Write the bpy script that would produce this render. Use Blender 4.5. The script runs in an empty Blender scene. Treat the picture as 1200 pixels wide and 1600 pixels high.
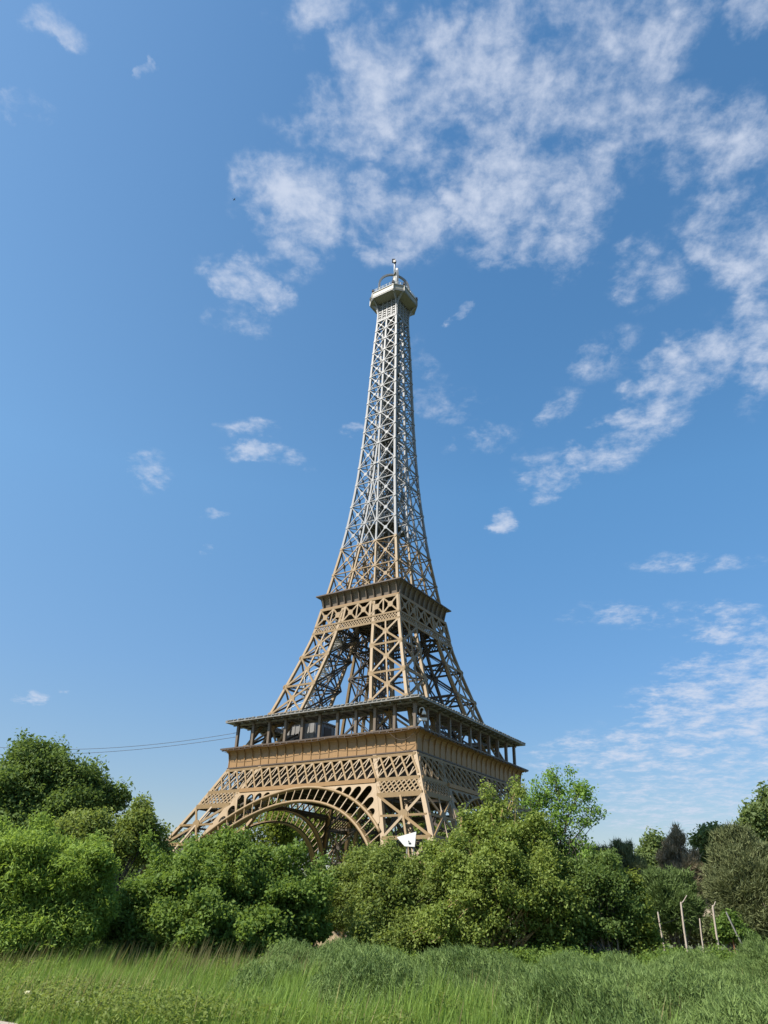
import bpy, bmesh, math, random
import numpy as np
from mathutils import Vector, Matrix

S = bpy.context.scene
COL = S.collection
R = math.radians
rnd = random.Random(7)

# ------------------------------------------------------------------ camera
F_PX, PITCH, ROLL = 1149.69, 0.5027673, 0.0322607      # focal length for a 1200 x 1600 picture
CAM = Vector((0, 0, 1.6))
d_ = Vector((0, math.cos(PITCH), math.sin(PITCH)))
u_ = Vector((0, -math.sin(PITCH), math.cos(PITCH)))
r_ = Vector((1, 0, 0))
CR = r_ * math.cos(ROLL) + u_ * math.sin(ROLL)
CU = -r_ * math.sin(ROLL) + u_ * math.cos(ROLL)
CD = d_
cd = bpy.data.cameras.new('camera')
cam = bpy.data.objects.new('camera', cd)
COL.objects.link(cam)
cd.sensor_fit = 'VERTICAL'
cd.sensor_height = 36
cd.sensor_width = 27
cd.lens = 36 * F_PX / 1600
cd.clip_start = 0.1
cd.clip_end = 5000
m = Matrix((CR, CU, -CD)).transposed().to_4x4()
m.translation = CAM
cam.matrix_world = m
S.camera = cam


def ray(px, py):
    return (CD + CR * ((px - 600) / F_PX) + CU * ((800 - py) / F_PX)).normalized()


def at(px, py, D):
    """world point seen in direction (px, py) at ground distance D"""
    v = ray(px, py)
    t = D / math.hypot(v.x, v.y)
    return CAM + v * t


# ------------------------------------------------------------------ light
SUN_AZ, SUN_EL = -152.0, 50.0            # direction towards the sun, degrees from +X
sd = bpy.data.lights.new('sun', 'SUN')
sd.energy = 5.0
sd.angle = R(0.53)
sd.color = (1.0, 0.93, 0.82)
sun = bpy.data.objects.new('sun', sd)
COL.objects.link(sun)
sv = Vector((math.cos(R(SUN_AZ)) * math.cos(R(SUN_EL)), math.sin(R(SUN_AZ)) * math.cos(R(SUN_EL)), math.sin(R(SUN_EL))))
sun.rotation_euler = (-sv).to_track_quat('-Z', 'Y').to_euler()
S.view_settings.view_transform = 'Standard'
S.view_settings.look = 'None'
S.view_settings.exposure = 0.8
S.view_settings.gamma = 1.0

world = bpy.data.worlds.new('World')
S.world = world
world.use_nodes = True


class NT:
    """small node helper"""
    def __init__(self, tree):
        self.t = tree
        tree.nodes.clear()

    def n(self, typ, ins=None, **props):
        nd = self.t.nodes.new(typ)
        for k, v in props.items():
            setattr(nd, k, v)
        for k, v in (ins or {}).items():
            s = nd.inputs[k]
            if isinstance(v, bpy.types.NodeSocket):
                self.t.links.new(v, s)
            else:
                s.default_value = v
        return nd

    def math(self, op, a, b=None, c=None, clamp=False):
        ins = {0: a}
        if b is not None:
            ins[1] = b
        if c is not None:
            ins[2] = c
        return self.n('ShaderNodeMath', ins, operation=op, use_clamp=clamp).outputs[0]

    def ramp(self, fac, stops):
        nd = self.n('ShaderNodeValToRGB', {0: fac})
        e = nd.color_ramp.elements
        while len(e) < len(stops):
            e.new(0.5)
        for el, (p, c) in zip(e, stops):
            el.position = p
            el.color = (c[0], c[1], c[2], 1) if len(c) == 3 else c
        return nd.outputs[0]

    def mix(self, fac, a, b, blend='MIX'):
        nd = self.n('ShaderNodeMix', data_type='RGBA', blend_type=blend)
        for idx, v in ((0, fac), (6, a), (7, b)):
            if isinstance(v, bpy.types.NodeSocket):
                self.t.links.new(v, nd.inputs[idx])
            else:
                nd.inputs[idx].default_value = v if idx == 0 else (v[0], v[1], v[2], 1)
        return nd.outputs[2]


# --- sky: Nishita plus a thin broken cloud sheet mapped on a plane overhead
SKY_STRENGTH = 0.11
w = NT(world.node_tree)
sky = w.n('ShaderNodeTexSky', sky_type='NISHITA', sun_disc=False)
sky.sun_elevation = R(SUN_EL)
sky.sun_rotation = R(90 - SUN_AZ)
sky.air_density = 1.0
sky.dust_density = 0.5
sky.ozone_density = 2.5
tc = w.n('ShaderNodeTexCoord')
sep = w.n('ShaderNodeSeparateXYZ', {0: tc.outputs['Generated']})
zz = w.math('MAXIMUM', w.math('ADD', sep.outputs[2], 0.10), 0.03)
px_ = w.math('DIVIDE', sep.outputs[0], zz)
py_ = w.math('DIVIDE', sep.outputs[1], zz)
P = w.n('ShaderNodeCombineXYZ', {0: px_, 1: py_, 2: 0.0}).outputs[0]


def chart(px, py):
    v = ray(px, py)
    z = max(v.z + 0.10, 0.03)
    return np.array([v.x / z, v.y / z])


# centre x, y (picture), half width, half height, tilt (deg, clockwise), weight
BLOBS = [
    (455, 345, 100, 85, 25, 1.0), (390, 445, 75, 34, 28, 0.95), (385, 505, 55, 38, 20, 0.55),
    (615, 350, 75, 70, 10, 0.75), (820, 330, 130, 120, 0, 1.0), (760, 150, 150, 150, -20, 1.0),
    (890, 60, 190, 90, 0, 0.85), (610, 110, 120, 80, -30, 0.7), (530, 190, 100, 70, 30, 0.6), (660, 200, 120, 90, 20, 0.85),
    (960, 190, 110, 110, -40, 0.52), (1030, 60, 60, 140, 30, 0.5), (1110, 230, 120, 80, 0, 0.58),
    (1160, 380, 100, 100, 10, 0.75), (1010, 430, 60, 60, -50, 0.62), (1185, 540, 60, 100, 0, 0.62), (1060, 590, 110, 55, -28, 0.85),
    (980, 680, 120, 42, -32, 1.0), (850, 750, 60, 42, -20, 0.55), (775, 818, 26, 18, 0, 0.62), (760, 690, 60, 22, -10, 0.5), (855, 640, 40, 26, -20, 0.55),
    (415, 712, 62, 17, 8, 0.8), (400, 672, 60, 18, 8, 0.5), (232, 738, 42, 34, -10, 0.6), (485, 738, 18, 9, 0, 0.5), (540, 676, 26, 11, 0, 0.6),
    (328, 803, 22, 12, 0, 0.5), (328, 862, 16, 9, 0, 0.55), (660, 575, 30, 40, 0, 0.42), (730, 498, 22, 12, -20, 0.6),
    (1180, 990, 110, 26, 0, 0.72), (1130, 958, 60, 14, 0, 0.6), (1140, 1100, 170, 75, -15, 0.9), (1030, 1170, 240, 42, -6, 0.72),
    (1120, 1220, 220, 50, 0, 0.6), (930, 1185, 110, 22, -10, 0.55), (96, 1080, 12, 7, 0, 0.75), (50, 1092, 22, 12, 0, 0.7),
    (95, 45, 50, 35, 20, 0.62), (212, 85, 16, 20, 0, 0.75), (20, 180, 60, 30, 0, 0.55), (1085, 880, 100, 18, 0, 0.45), (1180, 20, 80, 50, 0, 0.6),
    (545, 20, 120, 40, 0, 0.6), (1090, 1260, 190, 70, 0, 0.62), (1010, 960, 130, 22, 0, 0.4), (700, 640, 60, 40, 20, 0.35), (930, 560, 70, 40, -30, 0.45),
]
# the cloud outlines are pushed about by noise so that no blob reads as an ellipse
warp = w.n('ShaderNodeTexNoise', {'Vector': P, 'Scale': 6.0, 'Detail': 6.0, 'Roughness': 0.62}, noise_dimensions='2D')
wv = w.n('ShaderNodeVectorMath', {0: warp.outputs['Color'], 1: (0.53, 0.47, 0.5)}, operation='SUBTRACT').outputs[0]
Pw = w.n('ShaderNodeVectorMath', {0: wv, 1: (0.14, 0.14, 0.0), 2: P}, operation='MULTIPLY_ADD').outputs[0]
acc = None
for (bx, by, hw, hh, tilt, wt) in BLOBS:
    c = chart(bx, by)
    ca, sa = math.cos(R(tilt)), math.sin(R(tilt))
    e = 0.2
    a = (chart(bx + e * hw * ca, by + e * hw * sa) - c) / e
    b = (chart(bx - e * hh * sa, by + e * hh * ca) - c) / e
    M = np.linalg.inv(np.array([a, b]).T)
    dv = w.n('ShaderNodeVectorMath', {0: Pw, 1: (c[0], c[1], 0)}, operation='SUBTRACT').outputs[0]
    q1 = w.n('ShaderNodeVectorMath', {0: dv, 1: (M[0, 0], M[0, 1], 0)}, operation='DOT_PRODUCT').outputs['Value']
    q2 = w.n('ShaderNodeVectorMath', {0: dv, 1: (M[1, 0], M[1, 1], 0)}, operation='DOT_PRODUCT').outputs['Value']
    ln = w.math('ADD', w.math('MULTIPLY', q1, q1), w.math('MULTIPLY', q2, q2))
    g = w.n('ShaderNodeMapRange', {'Value': ln, 'From Min': 1.7, 'From Max': 0.0, 'To Min': 0.0, 'To Max': wt}, interpolation_type='SMOOTHSTEP').outputs[0]
    acc = g if acc is None else w.math('MAXIMUM', acc, g)
n1 = w.n('ShaderNodeTexNoise', {'Vector': P, 'Scale': 8.0, 'Detail': 9.0, 'Roughness': 0.58, 'Distortion': 0.15}, noise_dimensions='2D').outputs['Fac']
n2 = w.n('ShaderNodeTexNoise', {'Vector': P, 'Scale': 24.0, 'Detail': 7.0, 'Roughness': 0.62, 'Distortion': 0.15}, noise_dimensions='2D').outputs['Fac']
n3 = w.n('ShaderNodeTexNoise', {'Vector': P, 'Scale': 70.0, 'Detail': 4.0, 'Roughness': 0.6}, noise_dimensions='2D').outputs['Fac']
nn = w.math('ADD', w.math('ADD', w.math('MULTIPLY', n1, 0.58), w.math('MULTIPLY', n2, 0.32)), w.math('MULTIPLY', n3, 0.10))
dens = w.math('ADD', acc, w.math('MULTIPLY', w.math('SUBTRACT', nn, 0.5), 5.2))
cover = w.n('ShaderNodeMapRange', {'Value': dens, 'From Min': 0.02, 'From Max': 1.85, 'To Min': 0.0, 'To Max': 0.92}, interpolation_type='SMOOTHSTEP').outputs[0]
cover = w.math('MULTIPLY', cover, w.n('ShaderNodeMapRange', {'Value': acc, 'From Min': 0.02, 'From Max': 0.4}).outputs[0], clamp=True)
hs = w.n('ShaderNodeHueSaturation', {'Saturation': 1.22, 'Value': 1.06, 'Color': sky.outputs[0]})
CLOUD = tuple(v / SKY_STRENGTH / 2 ** 0.7 for v in (0.60, 0.665, 0.80))
hz = w.ramp(sep.outputs[2], [(0.0, (0.62, 0.50, 0.49)), (0.10, (0.68, 0.59, 0.56)), (0.28, (0.80, 0.80, 0.78)), (0.5, (1.02, 1.08, 0.98))])
skyb = w.mix(1.0, hs.outputs[0], hz, 'MULTIPLY')
# thin high haze, strongest towards the left of the picture
hazev = w.n('ShaderNodeMapRange', {'Value': w.n('ShaderNodeVectorMath', {0: tc.outputs['Generated'], 1: (-0.95, 0.1, -0.1)}, operation='DOT_PRODUCT').outputs['Value'], 'From Min': -0.1, 'From Max': 0.6, 'To Min': 0.01, 'To Max': 0.14}).outputs[0]
skyb = w.mix(hazev, skyb, tuple(c_ * f_ for c_, f_ in zip(CLOUD, (0.9, 1.03, 0.98))))
skyc = w.mix(cover, skyb, CLOUD)
bg = w.n('ShaderNodeBackground', {'Color': skyc, 'Strength': SKY_STRENGTH})
wo = w.n('ShaderNodeOutputWorld', {'Surface': bg.outputs[0]})


# ------------------------------------------------------------------ object helpers
def tag(o, label=None, cat=None, group=None, kind=None):
    if label:
        o['label'] = label
    if cat:
        o['category'] = cat
    if group:
        o['group'] = group
    if kind:
        o['kind'] = kind
    return o


def empty(name, loc=(0, 0, 0), rz=0.0, label=None, cat=None, group=None):
    o = bpy.data.objects.new(name, None)
    COL.objects.link(o)
    o.location = loc
    o.rotation_euler = (0, 0, rz)
    o.empty_display_size = 0.3
    return tag(o, label, cat, group)


def copy_tree(o, parent=None):
    c = o.copy()
    COL.objects.link(c)
    if parent is not None:
        c.parent = parent
    for ch in list(o.children):
        copy_tree(ch, c)
    return c


def np_mesh(name, V, Fq, mat, parent=None, attrs=None, smooth=False):
    """mesh from arrays; Fq is (n, k) with a constant k"""
    V = np.asarray(V, dtype=np.float32)
    Fq = np.asarray(Fq, dtype=np.int32)
    me = bpy.data.meshes.new(name)
    k = Fq.shape[1]
    me.vertices.add(len(V))
    me.vertices.foreach_set('co', V.ravel())
    me.loops.add(Fq.size)
    me.loops.foreach_set('vertex_index', Fq.ravel())
    me.polygons.add(len(Fq))
    me.polygons.foreach_set('loop_start', np.arange(0, Fq.size, k, dtype=np.int32))
    me.polygons.foreach_set('loop_total', np.full(len(Fq), k, dtype=np.int32))
    if smooth:
        me.polygons.foreach_set('use_smooth', np.ones(len(Fq), dtype=bool))
    for an, arr in (attrs or {}).items():
        at_ = me.attributes.new(an, 'FLOAT', 'POINT')
        at_.data.foreach_set('value', np.asarray(arr, dtype=np.float32))
    me.update()
    me.validate()
    me.materials.append(mat)
    o = bpy.data.objects.new(name, me)
    COL.objects.link(o)
    if parent is not None:
        o.parent = parent
    return o


class MB:
    """collects boxes, bars, plates and tubes, then links them as one mesh"""
    def __init__(self):
        self.v = []
        self.f = []
        self.sm = []

    def add(self, vs, fs, smooth=False):
        b = len(self.v)
        self.v += [tuple(p) for p in vs]
        self.f += [tuple(i + b for i in f) for f in fs]
        self.sm += [smooth] * len(fs)

    def box(self, c, s, rz=0.0):
        hx, hy, hz = s[0] / 2, s[1] / 2, s[2] / 2
        ca, sa = math.cos(rz), math.sin(rz)
        vs = []
        for dz in (-hz, hz):
            for dx, dy in ((-hx, -hy), (hx, -hy), (hx, hy), (-hx, hy)):
                vs.append((c[0] + dx * ca - dy * sa, c[1] + dx * sa + dy * ca, c[2] + dz))
        self.add(vs, [(0, 3, 2, 1), (4, 5, 6, 7), (0, 1, 5, 4), (1, 2, 6, 5), (2, 3, 7, 6), (3, 0, 4, 7)])

    def bar(self, A, B, wid, thk, nrm=(0, -1, 0), off=None):
        """rectangular bar from A to B, wide across nrm and thick along it"""
        A, B, nrm = Vector(A), Vector(B), Vector(nrm)
        ax = (B - A)
        if ax.length < 1e-6:
            return
        ax.normalize()
        side = ax.cross(nrm)
        if side.length < 1e-5:
            side = ax.cross(Vector((0, 0, 1)))
            if side.length < 1e-5:
                side = Vector((1, 0, 0))
        side.normalize()
        n = side.cross(ax).normalized()
        j = rnd.uniform(-0.004, 0.004) if off is None else off
        a, t = side * wid / 2, n * thk / 2
        o = n * j
        vs = []
        for Q in (A, B):
            vs += [Q - a - t + o, Q + a - t + o, Q + a + t + o, Q - a + t + o]
        self.add(vs, [(0, 1, 2, 3), (7, 6, 5, 4), (0, 4, 5, 1), (1, 5, 6, 2), (2, 6, 7, 3), (3, 7, 4, 0)])

    def plate(self, pts, nrm, thk):
        """polygon extruded both ways along nrm"""
        n = Vector(nrm).normalized() * thk / 2
        k = len(pts)
        vs = [Vector(p) - n for p in pts] + [Vector(p) + n for p in pts]
        fs = [tuple(range(k))[::-1], tuple(range(k, 2 * k))]
        for i in range(k):
            j = (i + 1) % k
            fs.append((i, j, k + j, k + i))
        self.add(vs, fs)

    def disc(self, c, r, nrm, thk, seg=8, ph=0.39):
        n = Vector(nrm).normalized()
        a = n.cross(Vector((0, 0, 1)))
        if a.length < 1e-4:
            a = Vector((1, 0, 0))
        a.normalize()
        b = n.cross(a)
        pts = [Vector(c) + (a * math.cos(2 * math.pi * i / seg + ph) + b * math.sin(2 * math.pi * i / seg + ph)) * r for i in range(seg)]
        self.plate(pts, n, thk)

    def tube(self, pts, rad, seg=8, caps=True, smooth=True):
        pts = [Vector(p) for p in pts]
        n = len(pts)
        rad = rad if isinstance(rad, (list, tuple)) else [rad] * n
        vs = []
        prev = None
        for i, p in enumerate(pts):
            t = (pts[min(i + 1, n - 1)] - pts[max(i - 1, 0)])
            if t.length < 1e-8:
                t = Vector((0, 0, 1))
            t.normalize()
            if prev is None:
                a = t.cross(Vector((0, 0, 1)) if abs(t.z) < 0.9 else Vector((1, 0, 0))).normalized()
            else:
                a = (prev - t * prev.dot(t)).normalized()
            prev = a
            b = t.cross(a)
            for k in range(seg):
                th = 2 * math.pi * k / seg
                vs.append(p + (a * math.cos(th) + b * math.sin(th)) * rad[i])
        fs = []
        for i in range(n - 1):
            for k in range(seg):
                k2 = (k + 1) % seg
                fs.append((i * seg + k, i * seg + k2, (i + 1) * seg + k2, (i + 1) * seg + k))
        if caps:
            fs.append(tuple(range(seg))[::-1])
            fs.append(tuple((n - 1) * seg + k for k in range(seg)))
        self.add(vs, fs, smooth)

    def lathe(self, c, prof, seg=20):
        vs = []
        for (r, z) in prof:
            for k in range(seg):
                a = 2 * math.pi * k / seg
                vs.append((c[0] + r * math.cos(a), c[1] + r * math.sin(a), c[2] + z))
        fs = []
        for i in range(len(prof) - 1):
            for k in range(seg):
                k2 = (k + 1) % seg
                fs.append((i * seg + k, i * seg + k2, (i + 1) * seg + k2, (i + 1) * seg + k))
        fs.append(tuple(range(seg))[::-1])
        fs.append(tuple((len(prof) - 1) * seg + k for k in range(seg)))
        self.add(vs, fs, True)

    def build(self, name, mat, parent=None, inner=None):
        me = bpy.data.meshes.new(name)
        me.from_pydata(self.v, [], self.f)
        me.polygons.foreach_set('use_smooth', self.sm)
        me.update()
        me.materials.append(mat)
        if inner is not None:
            # sides facing the tower's axis take a dark colour that stands in for shade
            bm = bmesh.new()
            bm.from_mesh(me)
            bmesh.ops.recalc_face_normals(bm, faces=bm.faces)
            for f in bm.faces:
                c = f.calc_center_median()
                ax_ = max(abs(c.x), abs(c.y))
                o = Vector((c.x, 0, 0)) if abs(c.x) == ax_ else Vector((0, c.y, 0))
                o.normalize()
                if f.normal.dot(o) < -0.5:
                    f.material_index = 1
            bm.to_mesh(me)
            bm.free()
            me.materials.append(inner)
        o = bpy.data.objects.new(name, me)
        COL.objects.link(o)
        if parent is not None:
            o.parent = parent
        return o


# ------------------------------------------------------------------ materials
def new_mat(name):
    mt = bpy.data.materials.new(name)
    mt.use_nodes = True
    return mt, NT(mt.node_tree)


def paint(name, base, dirt, rough=0.55, streak=0.35, metal=0.0, scale=1.0, bump=0.15):
    """weathered paint: mottled tone, rain streaks, small bumps"""
    mt, t = new_mat(name)
    tc = t.n('ShaderNodeTexCoord')
    na = t.n('ShaderNodeTexNoise', {'Vector': tc.outputs['Object'], 'Scale': 0.9 * scale, 'Detail': 6.0, 'Roughness': 0.6}).outputs['Fac']
    mp = t.n('ShaderNodeMapping', {'Vector': tc.outputs['Object'], 'Scale': (6 * scale, 6 * scale, 0.5 * scale)})
    nb = t.n('ShaderNodeTexNoise', {'Vector': mp.outputs[0], 'Scale': 2.2, 'Detail': 5.0, 'Roughness': 0.65}).outputs['Fac']
    nc = t.n('ShaderNodeTexNoise', {'Vector': tc.outputs['Object'], 'Scale': 14 * scale, 'Detail': 4.0}).outputs['Fac']
    f = t.math('MULTIPLY', t.ramp(nb, [(0.42, (0, 0, 0)), (0.72, (1, 1, 1))]), streak)
    c1 = t.mix(f, base, dirt)
    c2 = t.mix(t.math('MULTIPLY', t.ramp(na, [(0.35, (0, 0, 0)), (0.7, (1, 1, 1))]), 0.22), c1, tuple(min(1, b * 1.25) for b in base))
    bp = t.n('ShaderNodeBump', {'Height': nc, 'Strength': bump, 'Distance': 0.02})
    b = t.n('ShaderNodeBsdfPrincipled', {'Base Color': c2, 'Roughness': rough, 'Metallic': metal, 'Normal': bp.outputs[0]})
    t.n('ShaderNodeOutputMaterial', {'Surface': b.outputs[0]})
    return mt


M_BEIGE = paint('beige_painted_iron', (0.222, 0.148, 0.067), (0.105, 0.067, 0.034))
M_BROWN = paint('brown_painted_iron', (0.27, 0.158, 0.064), (0.12, 0.07, 0.034), streak=0.28)
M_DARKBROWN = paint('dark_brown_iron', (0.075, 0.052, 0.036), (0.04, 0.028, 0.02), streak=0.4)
M_GREY = paint('pale_grey_painted_iron', (0.195, 0.205, 0.218), (0.13, 0.115, 0.10), streak=0.28)
M_ROOF = paint('zinc_grey_sheet', (0.19, 0.185, 0.17), (0.10, 0.095, 0.085), rough=0.5)
M_CABIN = paint('grey_sheet_metal', (0.2, 0.2, 0.2), (0.13, 0.13, 0.13), rough=0.45)
M_WHITE = paint('white_paint', (0.62, 0.62, 0.60), (0.4, 0.38, 0.35), streak=0.15)
M_BLACK = paint('black_metal', (0.02, 0.02, 0.025), (0.04, 0.035, 0.03), rough=0.4)
M_CREAM = paint('cream_parapet', (0.27, 0.26, 0.23), (0.17, 0.145, 0.11), streak=0.3)
M_CONC = paint('weathered_concrete', (0.36, 0.31, 0.26), (0.22, 0.13, 0.08), streak=0.6, scale=1.2, rough=0.9)
M_INNER_SHADE = paint('inner_painted_shade', (0.07, 0.056, 0.042), (0.04, 0.032, 0.025), streak=0.4)  # dark colour imitates the shade inside the legs and behind the arches
M_SLATE = paint('dark_taupe_iron', (0.13, 0.10, 0.07), (0.07, 0.05, 0.035), streak=0.4)
M_CORE = paint('shade_dark_steel', (0.07, 0.07, 0.07), (0.05, 0.04, 0.03))  # steel, its colour darkened to imitate the shade inside the shaft
M_RUST = paint('rusty_steel', (0.30, 0.13, 0.07), (0.12, 0.06, 0.04), rough=0.85)


def leaf_mat(name, dark, light, transl=0.42, rough=0.6, hue_scale=0.7, gloss=0.18):
    mt, t = new_mat(name)
    a = t.n('ShaderNodeAttribute', attribute_name='tint')
    tc = t.n('ShaderNodeTexCoord')
    nz = t.n('ShaderNodeTexNoise', {'Vector': tc.outputs['Object'], 'Scale': hue_scale, 'Detail': 2.0}).outputs['Fac']
    f = t.math('ADD', t.math('MULTIPLY', a.outputs['Fac'], 0.65), t.math('MULTIPLY', t.math('SUBTRACT', nz, 0.3), 0.85), clamp=True)
    col = t.mix(f, dark, light)
    b = t.n('ShaderNodeBsdfPrincipled', {'Base Color': col, 'Roughness': rough, 'Specular IOR Level': gloss})
    tcol = t.mix(0.5, col, (light[0] * 1.3, light[1] * 1.3, light[2] * 0.6))
    tr = t.n('ShaderNodeBsdfTranslucent', {'Color': tcol})
    mx = t.n('ShaderNodeMixShader', {0: transl, 1: b.outputs[0], 2: tr.outputs[0]})
    t.n('ShaderNodeOutputMaterial', {'Surface': mx.outputs[0]})
    return mt


def bark_mat(name, a, b):
    mt, t = new_mat(name)
    tc = t.n('ShaderNodeTexCoord')
    mp = t.n('ShaderNodeMapping', {'Vector': tc.outputs['Object'], 'Scale': (8, 8, 2)})
    nz = t.n('ShaderNodeTexNoise', {'Vector': mp.outputs[0], 'Scale': 2.5, 'Detail': 6.0, 'Roughness': 0.7}).outputs['Fac']
    col = t.mix(t.ramp(nz, [(0.35, (0, 0, 0)), (0.65, (1, 1, 1))]), a, b)
    bp = t.n('ShaderNodeBump', {'Height': nz, 'Strength': 0.6, 'Distance': 0.03})
    p = t.n('ShaderNodeBsdfPrincipled', {'Base Color': col, 'Roughness': 0.9, 'Normal': bp.outputs[0]})
    t.n('ShaderNodeOutputMaterial', {'Surface': p.outputs[0]})
    return mt


L_DARK = leaf_mat('leaf_dark_green', (0.054, 0.100, 0.026), (0.166, 0.237, 0.067))
L_BUSH = leaf_mat('leaf_lilac_green', (0.064, 0.122, 0.023), (0.211, 0.301, 0.070))
L_BRIGHT = leaf_mat('leaf_bright_green', (0.109, 0.192, 0.028), (0.301, 0.416, 0.096))
L_MID = leaf_mat('leaf_mid_green', (0.090, 0.141, 0.032), (0.250, 0.307, 0.083))
L_YEL = leaf_mat('leaf_yellow_green', (0.08, 0.12, 0.02), (0.23, 0.28, 0.055), transl=0.45)
L_YOUNG = leaf_mat('leaf_young_green', (0.10, 0.19, 0.035), (0.26, 0.40, 0.09), transl=0.45)
L_YELM = leaf_mat('leaf_fresh_olive_green', (0.102, 0.154, 0.032), (0.288, 0.358, 0.090), transl=0.4)
L_FAR = leaf_mat('leaf_distant_green', (0.08, 0.125, 0.045), (0.19, 0.25, 0.09))
L_MIDR = leaf_mat('leaf_fresh_weed_green', (0.07, 0.13, 0.025), (0.18, 0.27, 0.06))
L_OLIVE = leaf_mat('needle_olive', (0.065, 0.09, 0.038), (0.18, 0.195, 0.085), transl=0.15)
L_BROWNP = leaf_mat('needle_brown', (0.138, 0.125, 0.075), (0.312, 0.250, 0.163), transl=0.15)
L_PINE = leaf_mat('needle_dark_green', (0.050, 0.086, 0.024), (0.132, 0.187, 0.055), transl=0.15)
L_JUN = leaf_mat('juniper_green', (0.042, 0.083, 0.022), (0.190, 0.267, 0.077), transl=0.2, hue_scale=0.9)
L_GRASS = leaf_mat('grass_green', (0.075, 0.138, 0.023), (0.259, 0.374, 0.086), transl=0.35, hue_scale=0.35)
L_DRY = leaf_mat('dry_grass', (0.18, 0.17, 0.07), (0.40, 0.34, 0.17), transl=0.3)
B_GREY = bark_mat('bark_grey_brown', (0.10, 0.08, 0.06), (0.22, 0.18, 0.13))
B_YEL = bark_mat('bark_lichen_ochre', (0.30, 0.19, 0.07), (0.48, 0.36, 0.20))
B_DARK = bark_mat('bark_dark', (0.05, 0.04, 0.03), (0.12, 0.095, 0.07))
M_PETAL = leaf_mat('white_petals', (0.6, 0.6, 0.45), (0.85, 0.85, 0.75), transl=0.3)


# ------------------------------------------------------------------ ground
def ground_mat():
    mt, t = new_mat('meadow_soil')
    tc = t.n('ShaderNodeTexCoord')
    n1 = t.n('ShaderNodeTexNoise', {'Vector': tc.outputs['Object'], 'Scale': 0.35, 'Detail': 6.0, 'Roughness': 0.65}).outputs['Fac']
    n2 = t.n('ShaderNodeTexNoise', {'Vector': tc.outputs['Object'], 'Scale': 6.0, 'Detail': 5.0}).outputs['Fac']
    c = t.mix(t.ramp(n1, [(0.35, (0, 0, 0)), (0.62, (1, 1, 1))]), (0.05, 0.085, 0.025), (0.11, 0.12, 0.05))
    c = t.mix(t.ramp(n2, [(0.5, (0, 0, 0)), (0.75, (1, 1, 1))]), c, (0.15, 0.115, 0.075))
    bp = t.n('ShaderNodeBump', {'Height': n2, 'Strength': 0.6, 'Distance': 0.08})
    p = t.n('ShaderNodeBsdfPrincipled', {'Base Color': c, 'Roughness': 0.95, 'Normal': bp.outputs[0]})
    t.n('ShaderNodeOutputMaterial', {'Surface': p.outputs[0]})
    return mt


def gz(x, y):
    """gentle unevenness of the meadow, flat far away"""
    f = np.exp(-((x / 60.0) ** 2 + ((y - 25) / 45.0) ** 2))
    return f * (0.10 * np.sin(x * 0.45 + 1.0) * np.cos(y * 0.38) + 0.05 * np.sin(x * 1.3 + y * 0.9))


gx = np.concatenate([[-2500, -900, -300, -120], np.arange(-60, 60.1, 1.5), [120, 300, 900, 2500]])
gy = np.concatenate([[-2500, -600, -120, -40], np.arange(-12, 90.1, 1.5), [140, 300, 900, 2500]])
GX, GY = np.meshgrid(gx, gy)
GZ = gz(GX, GY)
V = np.stack([GX, GY, GZ], -1).reshape(-1, 3)
ny, nx = GX.shape
idx = np.arange(nx * ny).reshape(ny, nx)
FQ = np.stack([idx[:-1, :-1], idx[:-1, 1:], idx[1:, 1:], idx[1:, :-1]], -1).reshape(-1, 4)
g = np_mesh('ground', V, FQ, ground_mat(), smooth=True)
tag(g, 'uneven meadow ground under the grass', 'ground', kind='structure')

# pale footpath whose edge just enters the lower left corner
mt, t = new_mat('pale_path')
tc = t.n('ShaderNodeTexCoord')
n1 = t.n('ShaderNodeTexNoise', {'Vector': tc.outputs['Object'], 'Scale': 9.0, 'Detail': 8.0}).outputs['Fac']
c = t.mix(n1, (0.26, 0.22, 0.175), (0.36, 0.31, 0.26))
p = t.n('ShaderNodeBsdfPrincipled', {'Base Color': c, 'Roughness': 0.95, 'Normal': t.n('ShaderNodeBump', {'Height': n1, 'Strength': 0.5, 'Distance': 0.02}).outputs[0]})
t.n('ShaderNodeOutputMaterial', {'Surface': p.outputs[0]})
PATH_E = lambda x: 14.2 - 0.85 * (x + 5.6)             # far edge of the path, y as a function of x
xs = np.arange(-30, 30.1, 1.0)
V = []
for x in xs:
    for k in range(4):
        y = PATH_E(x) - k * 0.9 + (0.05 * math.sin(3 * x) if k == 0 else 0)
        V.append((x, y, float(gz(np.float64(x), np.float64(y))) + 0.05))
FQ = []
for i in range(len(xs) - 1):
    for k in range(3):
        a = i * 4 + k
        FQ.append((a + 1, a + 5, a + 4, a))
pth = np_mesh('path', V, FQ, mt, smooth=True)
tag(pth, 'pale trodden footpath at the edge of the grass', 'path', kind='structure')

# ------------------------------------------------------------------ TOWER
TX, TY, TROT = 0.2511384, 47.3713836, R(-33.80093)
tower = empty('lattice_tower', (TX, TY, 0), TROT,
              'tall four legged iron lattice tower, beige below and pale grey above, rising behind the bushes', 'tower')
KZ = [0, 2.5, 4.6, 5.65, 6.74, 8.9, 12.3, 16, 17.75, 19.5, 21, 24.1, 26, 28, 29.4, 32.9, 36.5, 40.5, 43.3, 46, 48, 50]
KW = [11.2, 9.85, 8.76, 8.2, 7.6, 6.55, 5.03, 3.87, 3.38, 3.08, 2.82, 2.33, 2.09, 1.90, 1.75, 1.535, 1.37, 1.24, 1.13, 1.0, .94, .9]
SZ = [0, 4.55, 8.9, 10.2, 12.38, 16, 17.84, 20.9, 24.1, 29.8, 32.9]
SW = [8.15, 5.99, 3.88, 3.30, 2.42, 1.60, 1.29, 0.97, 0.61, 0.185, 0.06]


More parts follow.
